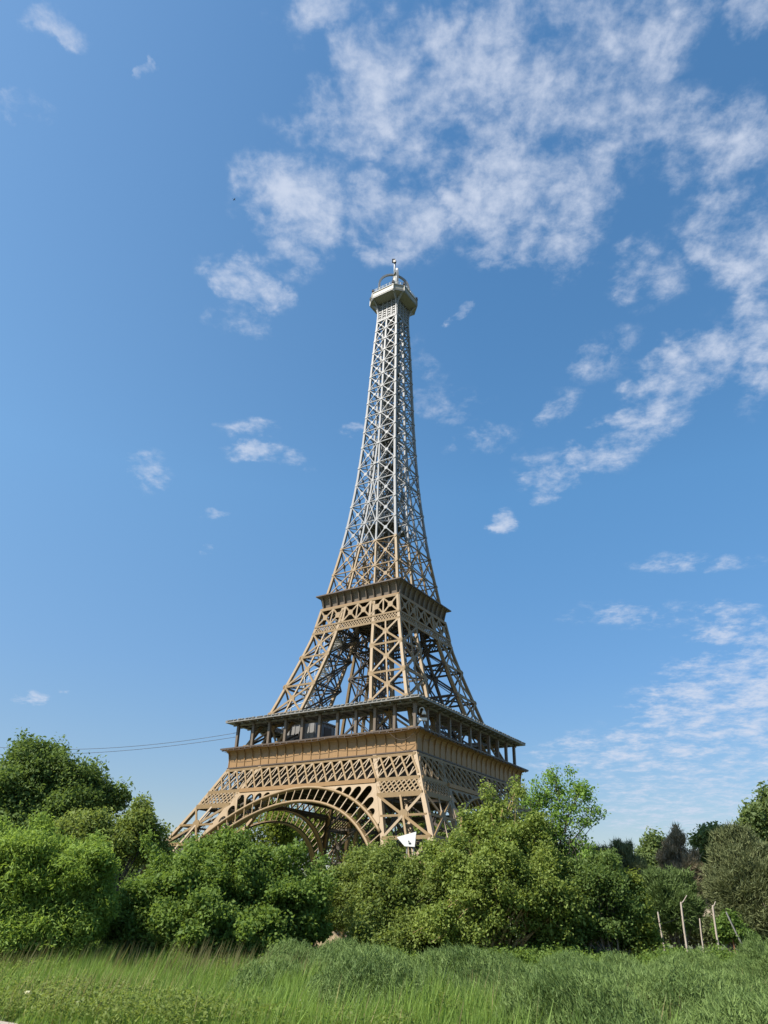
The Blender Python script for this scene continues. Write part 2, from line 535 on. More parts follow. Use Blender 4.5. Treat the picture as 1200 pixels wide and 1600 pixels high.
def W(z):
    return float(np.interp(z, KZ, KW))


def Sn(z):
    return float(np.interp(z, SZ, SW))


def rot4(p, k):
    x, y, z = p
    for _ in range(k):
        x, y = -y, x
    return (x, y, z)


class Face:
    """draws on one of the four tower faces; u runs along the face, d stands out of it"""
    def __init__(self, mb, k, wfun=W):
        self.mb, self.k, self.w = mb, k, wfun
        self.n = Vector(rot4((0, -1, 0), k))

    def p(self, u, z, d=0.0):
        return Vector(rot4((u, -(self.w(z) + d), z), self.k))

    def bar(self, u0, z0, u1, z1, wid, thk=0.06, d=0.0):
        self.mb.bar(self.p(u0, z0, d), self.p(u1, z1, d), wid, thk, self.n)

    def hub(self, u, z, r, thk=0.075, d=0.0):
        a, b = self.p(u, z - 0.3), self.p(u, z + 0.3)
        nn = (b - a).cross(self.n).normalized().cross((b - a)).normalized()
        self.mb.disc(self.p(u, z, d), r, self.n * 0.98 + Vector((0, 0, 0.1)), thk)

    def xbay(self, ua0, ub0, z0, ua1, ub1, z1, wid, hub, star=False, vert=False, horiz=False, thk=0.055):
        """X brace between (ua0..ub0) at z0 and (ua1..ub1) at z1"""
        self.bar(ua0, z0, ub1, z1, wid, thk)
        self.bar(ub0, z0, ua1, z1, wid, thk)
        # crossing point
        la, lb = ub0 - ua0, ub1 - ua1
        f = la / (la + lb)
        zc = z0 + (z1 - z0) * f
        uc = ua0 + (ub1 - ua0) * f
        if vert:
            self.bar((ua0 + ub0) / 2, z0, uc, zc, wid * 0.85, thk)
            self.bar(uc, zc, (ua1 + ub1) / 2, z1, wid * 0.85, thk)
        if horiz:
            self.bar(ua0 + (ua1 - ua0) * f, zc, ub0 + (ub1 - ub0) * f, zc, wid * 0.85, thk)
        if hub:
            self.hub(uc, zc, hub)
        return uc, zc


RINGS_LOW = [0.35, 2.55, 4.76]
RINGS_MID = [10.25, 12.3, 14.1, 16.07, 17.72]
RINGS_TOP = [20.4, 22.11, 24.15, 25.9, 27.63, 29.5, 31.05, 32.9, 34.33, 35.77, 37.14, 38.5, 39.83, 41.13, 42.36, 43.61, 44.79, 45.79]
PAINT_Z = 24.15        # the paint changes from beige to pale grey at this ring


def chord(mb, fx, fy, z0, z1, wid, step=1.1):
    """corner post following the curve; square section"""
    n = max(1, int(math.ceil((z1 - z0) / step)))
    zs = [z0 + (z1 - z0) * i / n for i in range(n + 1)]
    for a, b in zip(zs, zs[1:]):
        A, B = Vector((fx(a), fy(a), a)), Vector((fx(b), fy(b), b))
        vs = []
        for Q in (A, B):
            for dx, dy in ((-1, -1), (1, -1), (1, 1), (-1, 1)):
                vs.append(Q + Vector((dx * wid / 2, dy * wid / 2, 0)))
        fs = [(0, 4, 7, 3), (1, 5, 4, 0), (2, 6, 5, 1), (3, 7, 6, 2)]
        fs = [tuple(reversed(f)) for f in fs]
        if a == zs[0]:
            fs.append((3, 2, 1, 0))
        if b == zs[-1]:
            fs.append((4, 5, 6, 7))
        mb.add(vs, fs)


def inner_faces_bars(mb, sx, sy, z0, z1, wid, hub, vert=True):
    """X bracing on the two inward faces of one pillar"""
    for ax in (0, 1):
        def pt(v, z):      # v 0 = inner edge, 1 = outer edge
            s, ww = Sn(z), W(z) - 0.04
            q = s + (ww - s) * v
            return Vector((sx * s, sy * q, z)) if ax == 0 else Vector((sx * q, sy * s, z))
        nrm = Vector((sx, 0, 0)) if ax == 0 else Vector((0, sy, 0))
        mb.bar(pt(0, z0), pt(1, z1), wid, 0.05, nrm)
        mb.bar(pt(1, z0), pt(0, z1), wid, 0.05, nrm)
        mb.bar(pt(0, z1), pt(1, z1), wid, 0.05, nrm)
        if vert:
            mb.bar(pt(0.5, z0), pt(0.5, z1), wid * 0.8, 0.05, nrm)
        if hub:
            mb.disc((pt(0, z0) + pt(1, z1) + pt(1, z0) + pt(0, z1)) / 4, hub, nrm, 0.07)
    # diaphragm across the pillar at the upper ring
    s, ww = Sn(z1), W(z1) - 0.05
    a, b = Vector((sx * s, sy * s, z1)), Vector((sx * ww, sy * ww, z1))
    c, e = Vector((sx * s, sy * ww, z1)), Vector((sx * ww, sy * s, z1))
    mb.bar(a, b, wid * 0.8, 0.05, (0, 0, 1))
    mb.bar(c, e, wid * 0.8, 0.05, (0, 0, 1))


def clip_bar(F, ua, za, ub, zb, lo, hi, wid, thk, d=0.0):
    """bar in a horizontal strip, cut to lo(z) <= u <= hi(z)"""
    N = 24
    ts = [i / N for i in range(N + 1)]
    inside = [t for t in ts if lo(za + (zb - za) * t) <= ua + (ub - ua) * t <= hi(za + (zb - za) * t)]
    if len(inside) < 3:
        return
    t0, t1 = inside[0], inside[-1]
    F.bar(ua + (ub - ua) * t0, za + (zb - za) * t0, ua + (ub - ua) * t1, za + (zb - za) * t1, wid, thk, d)


# ---- lower legs (ground to the first floor) and middle legs (first to second floor)
for sx, sy in ((1, -1), (1, 1), (-1, 1), (-1, -1)):
    # pillar k owns the face parts on its two outer faces
    low, mid, lowi, midi = MB(), MB(), MB(), MB()
    for fx, fy in ((W, W), (W, Sn), (Sn, W), (Sn, Sn)):
        fxx = (lambda z, f=fx, s=sx: s * (f(z) - (0.11 if f is W else -0.11)))
        fyy = (lambda z, f=fy, s=sy: s * (f(z) - (0.11 if f is W else -0.11)))
        chord(low, fxx, fyy, 0.0, 8.97, 0.23)
        fxx = (lambda z, f=fx, s=sx: s * (f(z) - (0.09 if f is W else -0.09)))
        fyy = (lambda z, f=fy, s=sy: s * (f(z) - (0.09 if f is W else -0.09)))
        chord(mid, fxx, fyy, 10.1, 19.45, 0.185)
    low.box((sx * (W(0) + Sn(0)) / 2, sy * (W(0) + Sn(0)) / 2, 0.1), (3.5, 3.5, 0.3))
    # faces belonging to this pillar: (face index, sign of u)
    fl = []
    for k in range(4):
        n = rot4((0, -1, 0), k)
        uax = rot4((1, 0, 0), k)
        if abs(n[0]) > 0.5 and n[0] == sx:
            fl.append((k, 1 if uax[1] == sy else -1))
        if abs(n[1]) > 0.5 and n[1] == sy:
            fl.append((k, 1 if uax[0] == sx else -1))
    for k, su in fl:
        F = Face(low, k)
        lo = lambda z: Sn(z) + 0.1
        hi = lambda z: W(z) - 0.1
        for z0, z1 in zip(RINGS_LOW, RINGS_LOW[1:] + [6.76]):
            F.xbay(su * lo(z0), su * hi(z0), z0, su * lo(z1), su * hi(z1), z1, 0.125, 0.27, vert=True, horiz=True)
            F.bar(su * lo(z0), z0, su * hi(z0), z0, 0.16, 0.09)
        # beams framing the two lattice strips
        for zb, wd in ((6.80, 0.23), (7.59, 0.18), (8.86, 0.13)):
            F.bar(su * (lo(zb) - 0.1), zb, su * hi(zb), zb, wd, 0.09)
        # fine diamond lattice
        z0, z1 = 6.9, 7.52
        du = (z1 - z0) * 0.95
        u = Sn(z1) - 0.9
        while u < W(z0) + 0.9:
            for a, b in ((u, u + du), (u + du, u)):
                N0, N1 = (a, b)
                clip = lambda v, z: min(max(v, lo(z)), hi(z))
                ts = [i / 12 for i in range(13)]
                ins = [t for t in ts if lo(z0 + (z1 - z0) * t) - 0.03 <= N0 + (N1 - N0) * t <= hi(z0 + (z1 - z0) * t) + 0.03]
                if len(ins) >= 3:
                    t0, t1 = ins[0], ins[-1]
                    F.bar(su * (N0 + (N1 - N0) * t0), z0 + (z1 - z0) * t0, su * (N0 + (N1 - N0) * t1), z0 + (z1 - z0) * t1, 0.062, 0.035)
            u += 0.29
        # middle legs
        F = Face(mid, k)
        lo2 = lambda z: Sn(z) + 0.09
        hi2 = lambda z: W(z) - 0.09
        for z0, z1 in zip(RINGS_MID, RINGS_MID[1:]):
            F.xbay(su * lo2(z0), su * hi2(z0), z0, su * lo2(z1), su * hi2(z1), z1, 0.115, 0.21, vert=True)
            F.bar(su * (lo2(z0) - 0.05), z0, su * hi2(z0), z0, 0.12, 0.085)
            for uu in (lo2(z0), hi2(z0)):
                F.hub(su * uu, z0, 0.17, 0.09)
    for z0, z1 in zip(RINGS_LOW, RINGS_LOW[1:] + [6.76]):
        inner_faces_bars(lowi, sx, sy, z0, z1, 0.12, 0.24)
    inner_faces_bars(lowi, sx, sy, 6.85, 8.9, 0.10, 0.0)
    for z0, z1 in zip(RINGS_MID, RINGS_MID[1:]):
        inner_faces_bars(midi, sx, sy, z0, z1, 0.11, 0.19)
        inner_faces_bars(midi, sx * 0.93, sy * 0.93, z0 + 0.05, z1 + 0.05, 0.05, 0.0, vert=False)
    inner_faces_bars(midi, sx, sy, 17.8, 19.4, 0.09, 0.0)
    lo_o = low.build('lower_leg', M_BEIGE, tower, M_INNER_SHADE)
    mi_o = mid.build('upper_leg', M_BEIGE, tower, M_INNER_SHADE)
    lowi.build('inner_bracing', M_INNER_SHADE, lo_o)
    midi.build('inner_bracing', M_INNER_SHADE, mi_o)

# ---- first-floor girder lattice, arch and spandrel, one set per side
ARC_C, ARC_RO, ARC_RI = -0.57, 8.05, 7.46
for k in range(4):
    g1 = MB()
    F = Face(g1, k)
    z0, z1 = 7.68, 8.82
    hh = z1 - z0
    P0 = 0.625
    lo = lambda z: -(W(z) - 0.12)
    hi = lambda z: W(z) - 0.12
    for i in range(-14, 15):
        u = i * P0
        clip_bar(F, u + 0.80, z0, u, z1, lo, hi, 0.10, 0.05)
        clip_bar(F, u - 0.45, z0, u + 0.56, z1, lo, hi, 0.062, 0.045)
        clip_bar(F, u - 0.03, z1, u - 0.16, z1 - hh * 0.42, lo, hi, 0.045, 0.035)
        clip_bar(F, u + 0.83, z0, u + 0.96, z0 + hh * 0.42, lo, hi, 0.045, 0.035)
    F.bar(-6.5, 8.87, 6.5, 8.87, 0.10, 0.06, d=0.01)
    g1.build('girder_lattice', M_BEIGE, tower, M_INNER_SHADE)
    bm_ = MB()
    F = Face(bm_, k)
    F.bar(-Sn(7.58) - 0.05, 7.58, Sn(7.58) + 0.05, 7.58, 0.2, 0.16, d=0.05)
    bm_.build('arch_beam', M_BROWN, tower, M_INNER_SHADE)
    # arch
    ar = MB()
    F = Face(ar, k)

    def apt(R_, a, d=0.0):
        return F.p(R_ * math.sin(a), ARC_C + R_ * math.cos(a), d)

    def lim(R_, sign=1):
        a = 0.0
        while a < 1.4:
            u, z = R_ * math.sin(a), ARC_C + R_ * math.cos(a)
            if u > Sn(z) + 0.02:
                break
            a += 0.004
        return a
    for R_, rad in ((ARC_RO, 0.08), (ARC_RI - 0.12, 0.075)):
        am = lim(R_)
        n = 40
        ar.tube([apt(R_, -am + 2 * am * i / n, 0.03) for i in range(n + 1)], rad, 8)
        # flat flange behind each rib
        for i in range(n):
            a0, a1 = -am + 2 * am * i / n, -am + 2 * am * (i + 1) / n
            A, B = apt(R_, a0, -0.16), apt(R_, a1, -0.16)
            ar.bar(A, B, 0.09, 0.28, F.n, off=0)
    da = 0.0675
    sp, sp2 = MB(), MB()
    for i in range(-16, 17):
        a = (i + 0.0) * da
        Fs = Face(sp if i < 0 else sp2, k)
        Rin = ARC_RI - 0.1

        def hit(a_):
            r0 = Rin
            while r0 < 12:
                u, z = r0 * math.sin(a_), ARC_C + r0 * math.cos(a_)
                if z > 7.49 or abs(u) > Sn(z) - 0.02:
                    break
                r0 += 0.01
            return r0
        Rb = hit(a)
        if Rb < Rin + 0.15:
            continue
        F.mb.bar(apt(Rin, a), apt(min(Rb, max(ARC_RO, Rb)), a), 0.047, 0.05, F.n)
        if i == 16:
            continue
        # spandrel piece with a round-ended slot between this bar and the next
        a2 = a + da
        Rc2 = hit(a2)
        sr = ARC_RO * da / 2 - 0.045
        rmin = min(Rb, Rc2, hit((a + a2) / 2)) - 0.05
        Rs = rmin - sr
        if min(Rb, Rc2) < ARC_RO + 0.06:
            continue
        am_ = (a + a2) / 2
        pts = []
        if Rs > ARC_RO + 0.02:
            for j in range(9):
                th = math.pi * j / 8
                rr = Rs + sr * math.sin(th)
                aa = am_ - (sr * math.cos(th)) / rr
                pts.append((rr, aa))
            pts = [(ARC_RO, am_ - sr / ARC_RO)] + pts + [(ARC_RO, am_ + sr / ARC_RO)]
            pts = [(ARC_RO, a)] + pts + [(ARC_RO, a2)]
        else:
            pts = [(ARC_RO, a), (ARC_RO, a2)]
        tail = []
        for j in range(6):
            aa = a2 + (a - a2) * j / 5
            tail.append((hit(aa) + 0.06, aa))
        poly = [Fs.p(r * math.sin(q), ARC_C + r * math.cos(q), 0.0) for r, q in pts + tail]
        Fs.mb.plate(poly, Fs.n, 0.06)
    ar_o = ar.build('arch', M_BEIGE, tower, M_INNER_SHADE)
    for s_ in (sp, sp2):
        s_.build('spandrel', M_BEIGE, ar_o, M_INNER_SHADE)


# ---- friezes: coved plating with curved brackets
def frieze(zb, zt, wb, wt, nribs, cornice_name, mat, rib_w, parent, cove, rib0=0.035):
    prof = []
    for i in range(11):
        tt = i / 10
        z = zb + (zt - zb) * tt
        q = max(0.0, (tt - cove) / (1 - cove))
        prof.append((z, wb + (wt - 0.04 - wb) * (1 - math.sqrt(max(0, 1 - q * q)))))
    for k in range(4):
        mb = MB()
        for (za, wa), (zc, wc) in zip(prof, prof[1:]):
            vs = [rot4((-wa, -wa, za), k), rot4((wa, -wa, za), k), rot4((wc, -wc, zc), k), rot4((-wc, -wc, zc), k)]
            mb.add(vs, [(0, 1, 2, 3)])
            vi = [rot4((-wa + .05, -wa + .05, za), k), rot4((wa - .05, -wa + .05, za), k), rot4((wc - .05, -wc + .05, zc), k), rot4((-wc + .05, -wc + .05, zc), k)]
            mb.add(vi, [(3, 2, 1, 0)])
        fz = mb.build('frieze_panel', mat, parent)
        br = MB()
        span = 2 * wb
        n = Vector(rot4((0, -1, 0), k))
        for i in range(nribs + 1):
            u = -wb + 0.02 + (span - 0.04) * i / nribs
            pts_o, pts_i = [], []
            for j, (z, wv_) in enumerate(prof):
                q = j / 10
                dd = rib0 + (0.0 if q < cove * 0.7 else 0.05 * math.sin(math.pi * min(1, (q - cove * 0.7) / (1 - cove * 0.7)) * 0.9))
                dd = min(dd, wt - 0.015 - wv_) if q > 0.5 else dd
                pts_o.append(rot4((u, -(wv_ + max(dd, 0.01)), z), k))
                pts_i.append(rot4((u, -(wv_ - 0.015), z), k))
            poly = pts_o + pts_i[::-1]
            br.plate(poly, rot4((1, 0, 0), k), rib_w)
        br.build('bracket', mat, fz)
        # base moulding and top lip
        ml = MB()
        ml.box(rot4((0, -(wb + 0.005), zb + 0.015), k), ((2 * wb + 0.11 if k % 2 == 0 else 0.1), (0.1 if k % 2 == 0 else 2 * wb + 0.102), 0.07))
        ml.build('moulding', M_DARKBROWN, fz)
    return prof


frieze(9.0, 10.04, 6.47, 6.86, 21, 'cornice', M_BROWN, 0.045, tower, 0.62)
frieze(19.5, 20.38, 2.93, 3.33, 10, 'cornice', M_SLATE, 0.06, tower, 0.0, 0.10)
for k in range(4):
    ml = MB()
    ml.bar(rot4((-3.1, -3.08, 19.52), k), rot4((3.1, -3.08, 19.52), k), 0.07, 0.07, rot4((0, -1, 0), k))
    ml.build('moulding', M_BROWN, tower)


def slab(name, wo_, wi, z0, z1, mat, parent=tower):
    mb = MB()
    a = (wo_ + wi) / 2
    t_ = wo_ - wi
    if wi <= 0:
        mb.box((0, 0, (z0 + z1) / 2), (2 * wo_, 2 * wo_, z1 - z0))
    else:
        # four trapezoid pieces, mitred at the corners
        for k in range(4):
            vs = [rot4(p, k) for p in ((-wo_, -wo_, z0), (wo_, -wo_, z0), (wi, -wi, z0), (-wi, -wi, z0),
                                       (-wo_, -wo_, z1), (wo_, -wo_, z1), (wi, -wi, z1), (-wi, -wi, z1))]
            mb.add(vs, [(0, 3, 2, 1), (4, 5, 6, 7), (0, 1, 5, 4), (2, 3, 7, 6)])
    return mb.build(name, mat, parent)


slab('first_floor_deck', 6.90, 0, 10.04, 10.12, M_DARKBROWN)
slab('second_floor_deck', 3.37, 0, 20.38, 20.46, M_DARKBROWN)
# underside joists of both decks
uj = MB()
for i in range(-10, 11):
    uj.box((i * 0.6, 0, 9.72), (0.12, 12.7, 0.6))
    if i % 2 == 0:
        uj.box((0, i * 0.6, 9.55), (12.7, 0.14, 0.9))
uj.box((0, 0, 9.2), (12.6, 12.6, 0.05))
uj.build('floor_joists', M_DARKBROWN, tower)
uj = MB()
for s_ in (-1, 1):
    uj.box((s_ * 5.4, 0, 8.35), (0.12, 10.6, 1.2))
    uj.box((0, s_ * 5.4, 8.36), (10.6, 0.12, 1.2))
    uj.box((s_ * 3.95, 0, 8.5), (0.12, 10.2, 0.95))
    uj.box((0, s_ * 3.95, 8.51), (10.2, 0.12, 0.95))
uj.build('inner_girder', M_DARKBROWN, tower)
uj = MB()
for i in range(-5, 6):
    uj.box((i * 0.52, 0, 20.2), (0.1, 5.9, 0.3))
    uj.box((0, i * 0.52, 20.1), (5.9, 0.1, 0.34))
uj.box((0, 0, 19.62), (5.9, 5.9, 0.05))
for i in (-1.2, 0.0, 1.2):
    uj.box((i, 0, 19.3), (0.14, 5.8, 0.5))
uj.build('floor_joists', M_DARKBROWN, tower)

# ---- second-floor girder: X frieze over fine lattice
for k in range(4):
    g2 = MB()
    F = Face(g2, k)
    zb, zt = 18.28, 19.36
    for zc, wd in ((17.74, 0.14), (18.22, 0.11), (19.42, 0.13)):
        F.bar(-W(zc), zc, W(zc), zc, wd, 0.09, d=0.0)
    vb = [-1, -0.66, -0.335, 0, 0.335, 0.66, 1]
    for a, b in zip(vb, vb[1:]):
        wa, wb2 = W(zb) - 0.12, W(zt) - 0.12
        F.xbay(a * wa, b * wa, zb, a * wb2, b * wb2, zt, 0.105, 0.20)
    for v in vb[1:-1]:
        F.bar(v * (W(zb) - 0.12), zb, v * (W(zt) - 0.12), zt, 0.15 if abs(abs(v) - 0.335) < 0.01 else 0.09, 0.07)
    z0, z1 = 17.78, 18.2
    du = (z1 - z0) * 0.9
    lo = lambda z: -(W(z) - 0.1)
    hi = lambda z: W(z) - 0.1
    u = -3.6
    while u < 3.6:
        clip_bar(F, u, z0, u + du, z1, lo, hi, 0.05, 0.03)
        clip_bar(F, u + du, z0, u, z1, lo, hi, 0.05, 0.03)
        u += 0.21
    # short corner stiffeners and the row of rivets plates on the band
    for v in (-1, 1):
        F.bar(v * (W(18.25) - 0.08), 18.25, v * (W(19.4) - 0.08), 19.4, 0.17, 0.1)
    g2.build('frieze_lattice', M_BEIGE, tower, M_INNER_SHADE)

# ---- upper tower
beige, grey = MB(), MB()
for k in range(4):
    for z0, z1 in zip(RINGS_TOP, RINGS_TOP[1:]):
        mb = beige if z0 < PAINT_Z - 0.01 else grey
        F = Face(mb, k)
        big = z0 < 24
        wd = 0.068 if z0 < 33 else 0.06
        hb = 0.15 if z0 < 33 else 0.125
        s0, s1, w0, w1 = Sn(z0), Sn(z1), W(z0) - 0.08, W(z1) - 0.08
        if z0 < 32.5:
            for su in (-1, 1):
                F.xbay(su * (s0 + .04), su * w0, z0, su * (s1 + .04), su * w1, z1, wd, hb)
            if s0 > 0.3:
                F.xbay(-s0 + .05, s0 - .05, z0, -s1 + .05, s1 - .05, z1, 0.07, hb * 0.8 if z0 < 24 else 0)
        else:
            for su in (-1, 1):
                F.xbay(su * 0.06, su * w0, z0, su * 0.06, su * w1, z1, wd, hb)
        mbr = beige if z0 < PAINT_Z + 0.01 else grey
        Fr = Face(mbr, k)
        Fr.bar(-w0, z0, w0, z0, 0.062, 0.075)
        for uu in ([-w0, -s0, s0, w0] if z0 < 32 else [-w0, 0, w0]):
            Fr.hub(uu, z0, 0.11 if z0 < 33 else 0.095, 0.085)
# posts
for sx, sy in ((1, -1), (1, 1), (-1, 1), (-1, -1)):
    for mb, za, zb2 in ((beige, 20.4, PAINT_Z), (grey, PAINT_Z, 48.0)):
        chord(mb, lambda z: sx * (W(z) - 0.08), lambda z: sy * (W(z) - 0.08), za, zb2, 0.17, 1.5)
        zc = min(zb2, 32.9)
        chord(mb, lambda z: sx * (W(z) - 0.07), lambda z: sy * (Sn(z) + 0.03), za, zc, 0.125, 1.5)
        chord(mb, lambda z: sx * (Sn(z) + 0.03), lambda z: sy * (W(z) - 0.07), za, zc, 0.125, 1.5)
        chord(mb, lambda z: sx * (Sn(z) + 0.07), lambda z: sy * (Sn(z) + 0.07), za, min(zb2, 30.0), 0.11, 1.5)
for k in range(4):
    chord(grey, lambda z: rot4((0, -(W(z) - 0.07), z), k)[0], lambda z: rot4((0, -(W(z) - 0.07), z), k)[1], 32.9, 45.8, 0.15, 1.5)
for z0, z1 in zip(RINGS_TOP, RINGS_TOP[1:]):
    if z0 < 30:
        for sx, sy in ((1, -1), (1, 1), (-1, 1), (-1, -1)):
            inner_faces_bars(beige if z0 < PAINT_Z - .01 else grey, sx, sy, z0, z1, 0.075, 0.12, vert=False)
    else:
        # cross walls through the axis
        mb = grey
        w0, w1 = W(z0) - 0.1, W(z1) - 0.1
        for ax in ((1, 0), (0, 1)):
            nrm = Vector((ax[1], ax[0], 0))
            for s in (-1, 1):
                a0, b0 = Vector((s * ax[0] * 0.05, s * ax[1] * 0.05, z0)), Vector((s * ax[0] * w0, s * ax[1] * w0, z0))
                a1, b1 = Vector((s * ax[0] * 0.05, s * ax[1] * 0.05, z1)), Vector((s * ax[0] * w1, s * ax[1] * w1, z1))
                mb.bar(a0, b1, 0.06, 0.05, nrm)
                mb.bar(b0, a1, 0.06, 0.05, nrm)
                mb.bar(a1, b1, 0.07, 0.05, nrm)
    ww = W(z1) - 0.12
    mb = beige if z1 < PAINT_Z else grey
    mb.bar((-ww, -ww, z1), (ww, ww, z1), 0.07, 0.05, (0, 0, 1))
    mb.bar((-ww, ww, z1), (ww, -ww, z1), 0.07, 0.05, (0, 0, 1))
beige.build('tower_waist', M_BEIGE, tower)
grey.build('upper_shaft', M_GREY, tower)

# ---- inner ladder core and landings
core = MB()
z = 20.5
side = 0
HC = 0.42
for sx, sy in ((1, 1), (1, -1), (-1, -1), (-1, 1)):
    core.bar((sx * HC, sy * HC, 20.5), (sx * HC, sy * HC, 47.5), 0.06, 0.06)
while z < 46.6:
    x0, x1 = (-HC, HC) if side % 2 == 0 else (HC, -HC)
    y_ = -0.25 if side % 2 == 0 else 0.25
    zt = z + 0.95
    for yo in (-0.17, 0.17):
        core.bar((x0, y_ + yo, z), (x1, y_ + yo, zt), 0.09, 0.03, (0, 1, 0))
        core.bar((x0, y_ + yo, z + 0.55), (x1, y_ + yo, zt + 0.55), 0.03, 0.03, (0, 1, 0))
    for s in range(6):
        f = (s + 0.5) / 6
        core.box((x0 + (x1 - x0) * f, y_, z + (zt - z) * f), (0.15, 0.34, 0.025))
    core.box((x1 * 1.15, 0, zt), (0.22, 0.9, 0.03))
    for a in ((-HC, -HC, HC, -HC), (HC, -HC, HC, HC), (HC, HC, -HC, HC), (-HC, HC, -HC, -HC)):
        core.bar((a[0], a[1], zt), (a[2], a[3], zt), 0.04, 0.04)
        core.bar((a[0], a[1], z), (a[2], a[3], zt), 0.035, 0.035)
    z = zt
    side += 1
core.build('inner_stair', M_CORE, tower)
for (cx_, cz_, sz_) in ((-0.1, 26.0, 2.7), (0, 31.3, 1.3), (0, 33.9, 1.3)):
    ld = MB()
    ld.box((cx_, cx_, cz_), (sz_, sz_, 0.07))
    ld.build('landing', M_CORE, tower)

# ---- first-floor gallery: posts, thin roof
wp, z0, z1 = 6.24, 10.12, 11.62
post = MB()
post.box((0, 0, (z1 - z0) / 2), (0.16, 0.16, z1 - z0 - 0.02))
post.box((0, 0, 0.05), (0.24, 0.24, 0.10))
post.box((0, 0, z1 - z0 - 0.07), (0.26, 0.22, 0.08))
first = None
for k in range(4):
    for i in range(10):
        u = -wp + i * 2 * wp / 10
        loc = rot4((u, -wp, z0), k)
        if first is None:
            first = post.build('gallery_post', M_SLATE, tower)
            first.location = loc
        else:
            c = first.copy()
            COL.objects.link(c)
            c.parent = tower
            c.location = loc
slab('gallery_roof', 6.82, 5.05, 11.63, 11.74, M_ROOF)
rr = MB()
for k in range(4):
    for i in range(-10, 11):
        u = i * 0.62
        A, B = rot4((u, -6.7, 11.57), k), rot4((u, -5.1, 11.57), k)
        if abs(u) < 5.1 or True:
            rr.bar(A, B, 0.06, 0.08, (0, 0, 1))
    rr.bar(rot4((-6.24, -6.24, 11.55), k), rot4((6.24, -6.24, 11.55), k), 0.14, 0.08, (0, 0, 1))
    rr.bar(rot4((-5.1, -5.1, 11.54), k), rot4((5.1, -5.1, 11.54), k), 0.1, 0.13, (0, 0, 1))
    # bits of flashing along the roof edge
    for i in range(46):
        u = -6.7 + i * 0.295 + rnd.uniform(-.05, .05)
        rr.bar(rot4((u, -6.8, 11.76), k), rot4((u + 0.2, -6.8, 11.76), k), 0.12, 0.03 + rnd.uniform(0, .03), (0, 0, 1))
rr.build('roof_framing', M_ROOF, tower)
# low edge clutter on the first-floor cornice: cleats and a sagging lamp cable
cl = MB()
for k in range(4):
    for i in range(31):
        u = -6.7 + i * 0.447
        cl.box(rot4((u, -6.87, 10.015), k), (0.07, 0.07, 0.06))
    pts = []
    for i in range(101):
        u = -6.6 + 13.2 * i / 100
        ph = (i % 20) / 20
        pts.append(rot4((u, -6.93, 10.02 - 0.09 * math.sin(math.pi * ph)), k))
    cl.tube(pts, 0.012, 4)
# loop of loose cable near the front corner
pts = [(5.0 + 1.5 * t, -6.93 + 0.22 * t, 10.02 - 0.5 * math.sin(math.pi * t * 0.9)) for t in [i / 14 for i in range(15)]]
cl.tube(pts, 0.014, 4)
pts = [(6.93 - 0.25 * math.sin(math.pi * t), -6.4 + 1.6 * t, 9.55 + 0.48 * t * t) for t in [i / 14 for i in range(15)]]
cl.tube(pts, 0.012, 4)
cl.build('light_cable', M_DARKBROWN, tower)

# ---- ornament panels below the top platform (shaft head)
hd = MB()
for k in range(4):
    F = Face(hd, k)
    F.bar(-W(45.8) + .05, 45.85, W(45.8) - .05, 45.85, 0.16, 0.09)
    for zc in (46.3, 46.85, 47.4):
        F.bar(-W(zc) + .05, zc, W(zc) - .05, zc, 0.05, 0.06)
    for i in range(5):
        f = -1 + i * 0.5
        F.bar(f * (W(45.9) - .07), 45.9, f * (W(47.95) - .07), 47.95, 0.085, 0.08)
    for i in range(4):
        for zc in (46.07, 46.35, 46.62, 46.9, 47.2, 47.55):
            f0, f1 = -1 + i * 0.5, -0.5 + i * 0.5
            ww = W(zc) - .07
            F.bar(f0 * ww, zc - .13, f1 * ww, zc + .13, 0.045, 0.03)
            F.bar(f0 * ww, zc + .13, f1 * ww, zc - .13, 0.045, 0.03)
            F.hub((f0 + f1) / 2 * ww, zc, 0.075, 0.04)
hd.build('shaft_head', M_GREY, tower)


# ---- top platform: square with cut corners
def octo(w_, h_):
    return [(-h_, -w_), (h_, -w_), (w_, -h_), (w_, h_), (h_, w_), (-h_, w_), (-w_, h_), (-w_, -h_)]


def octa_ring(mb, w0, h0, za, w1, h1, zb, t=0.05):
    a, b = octo(w0, h0), octo(w1, h1)
    ai, bi = octo(w0 - t, h0 - t * 0.5), octo(w1 - t, h1 - t * 0.5)
    vs = [(x, y, za) for x, y in a] + [(x, y, zb) for x, y in b] + [(x, y, za) for x, y in ai] + [(x, y, zb) for x, y in bi]
    fs = []
    for i in range(8):
        j = (i + 1) % 8
        fs += [(i, j, 8 + j, 8 + i), (16 + j, 16 + i, 24 + i, 24 + j), (8 + i, 8 + j, 24 + j, 24 + i), (j, i, 16 + i, 16 + j)]
    mb.add(vs, fs)


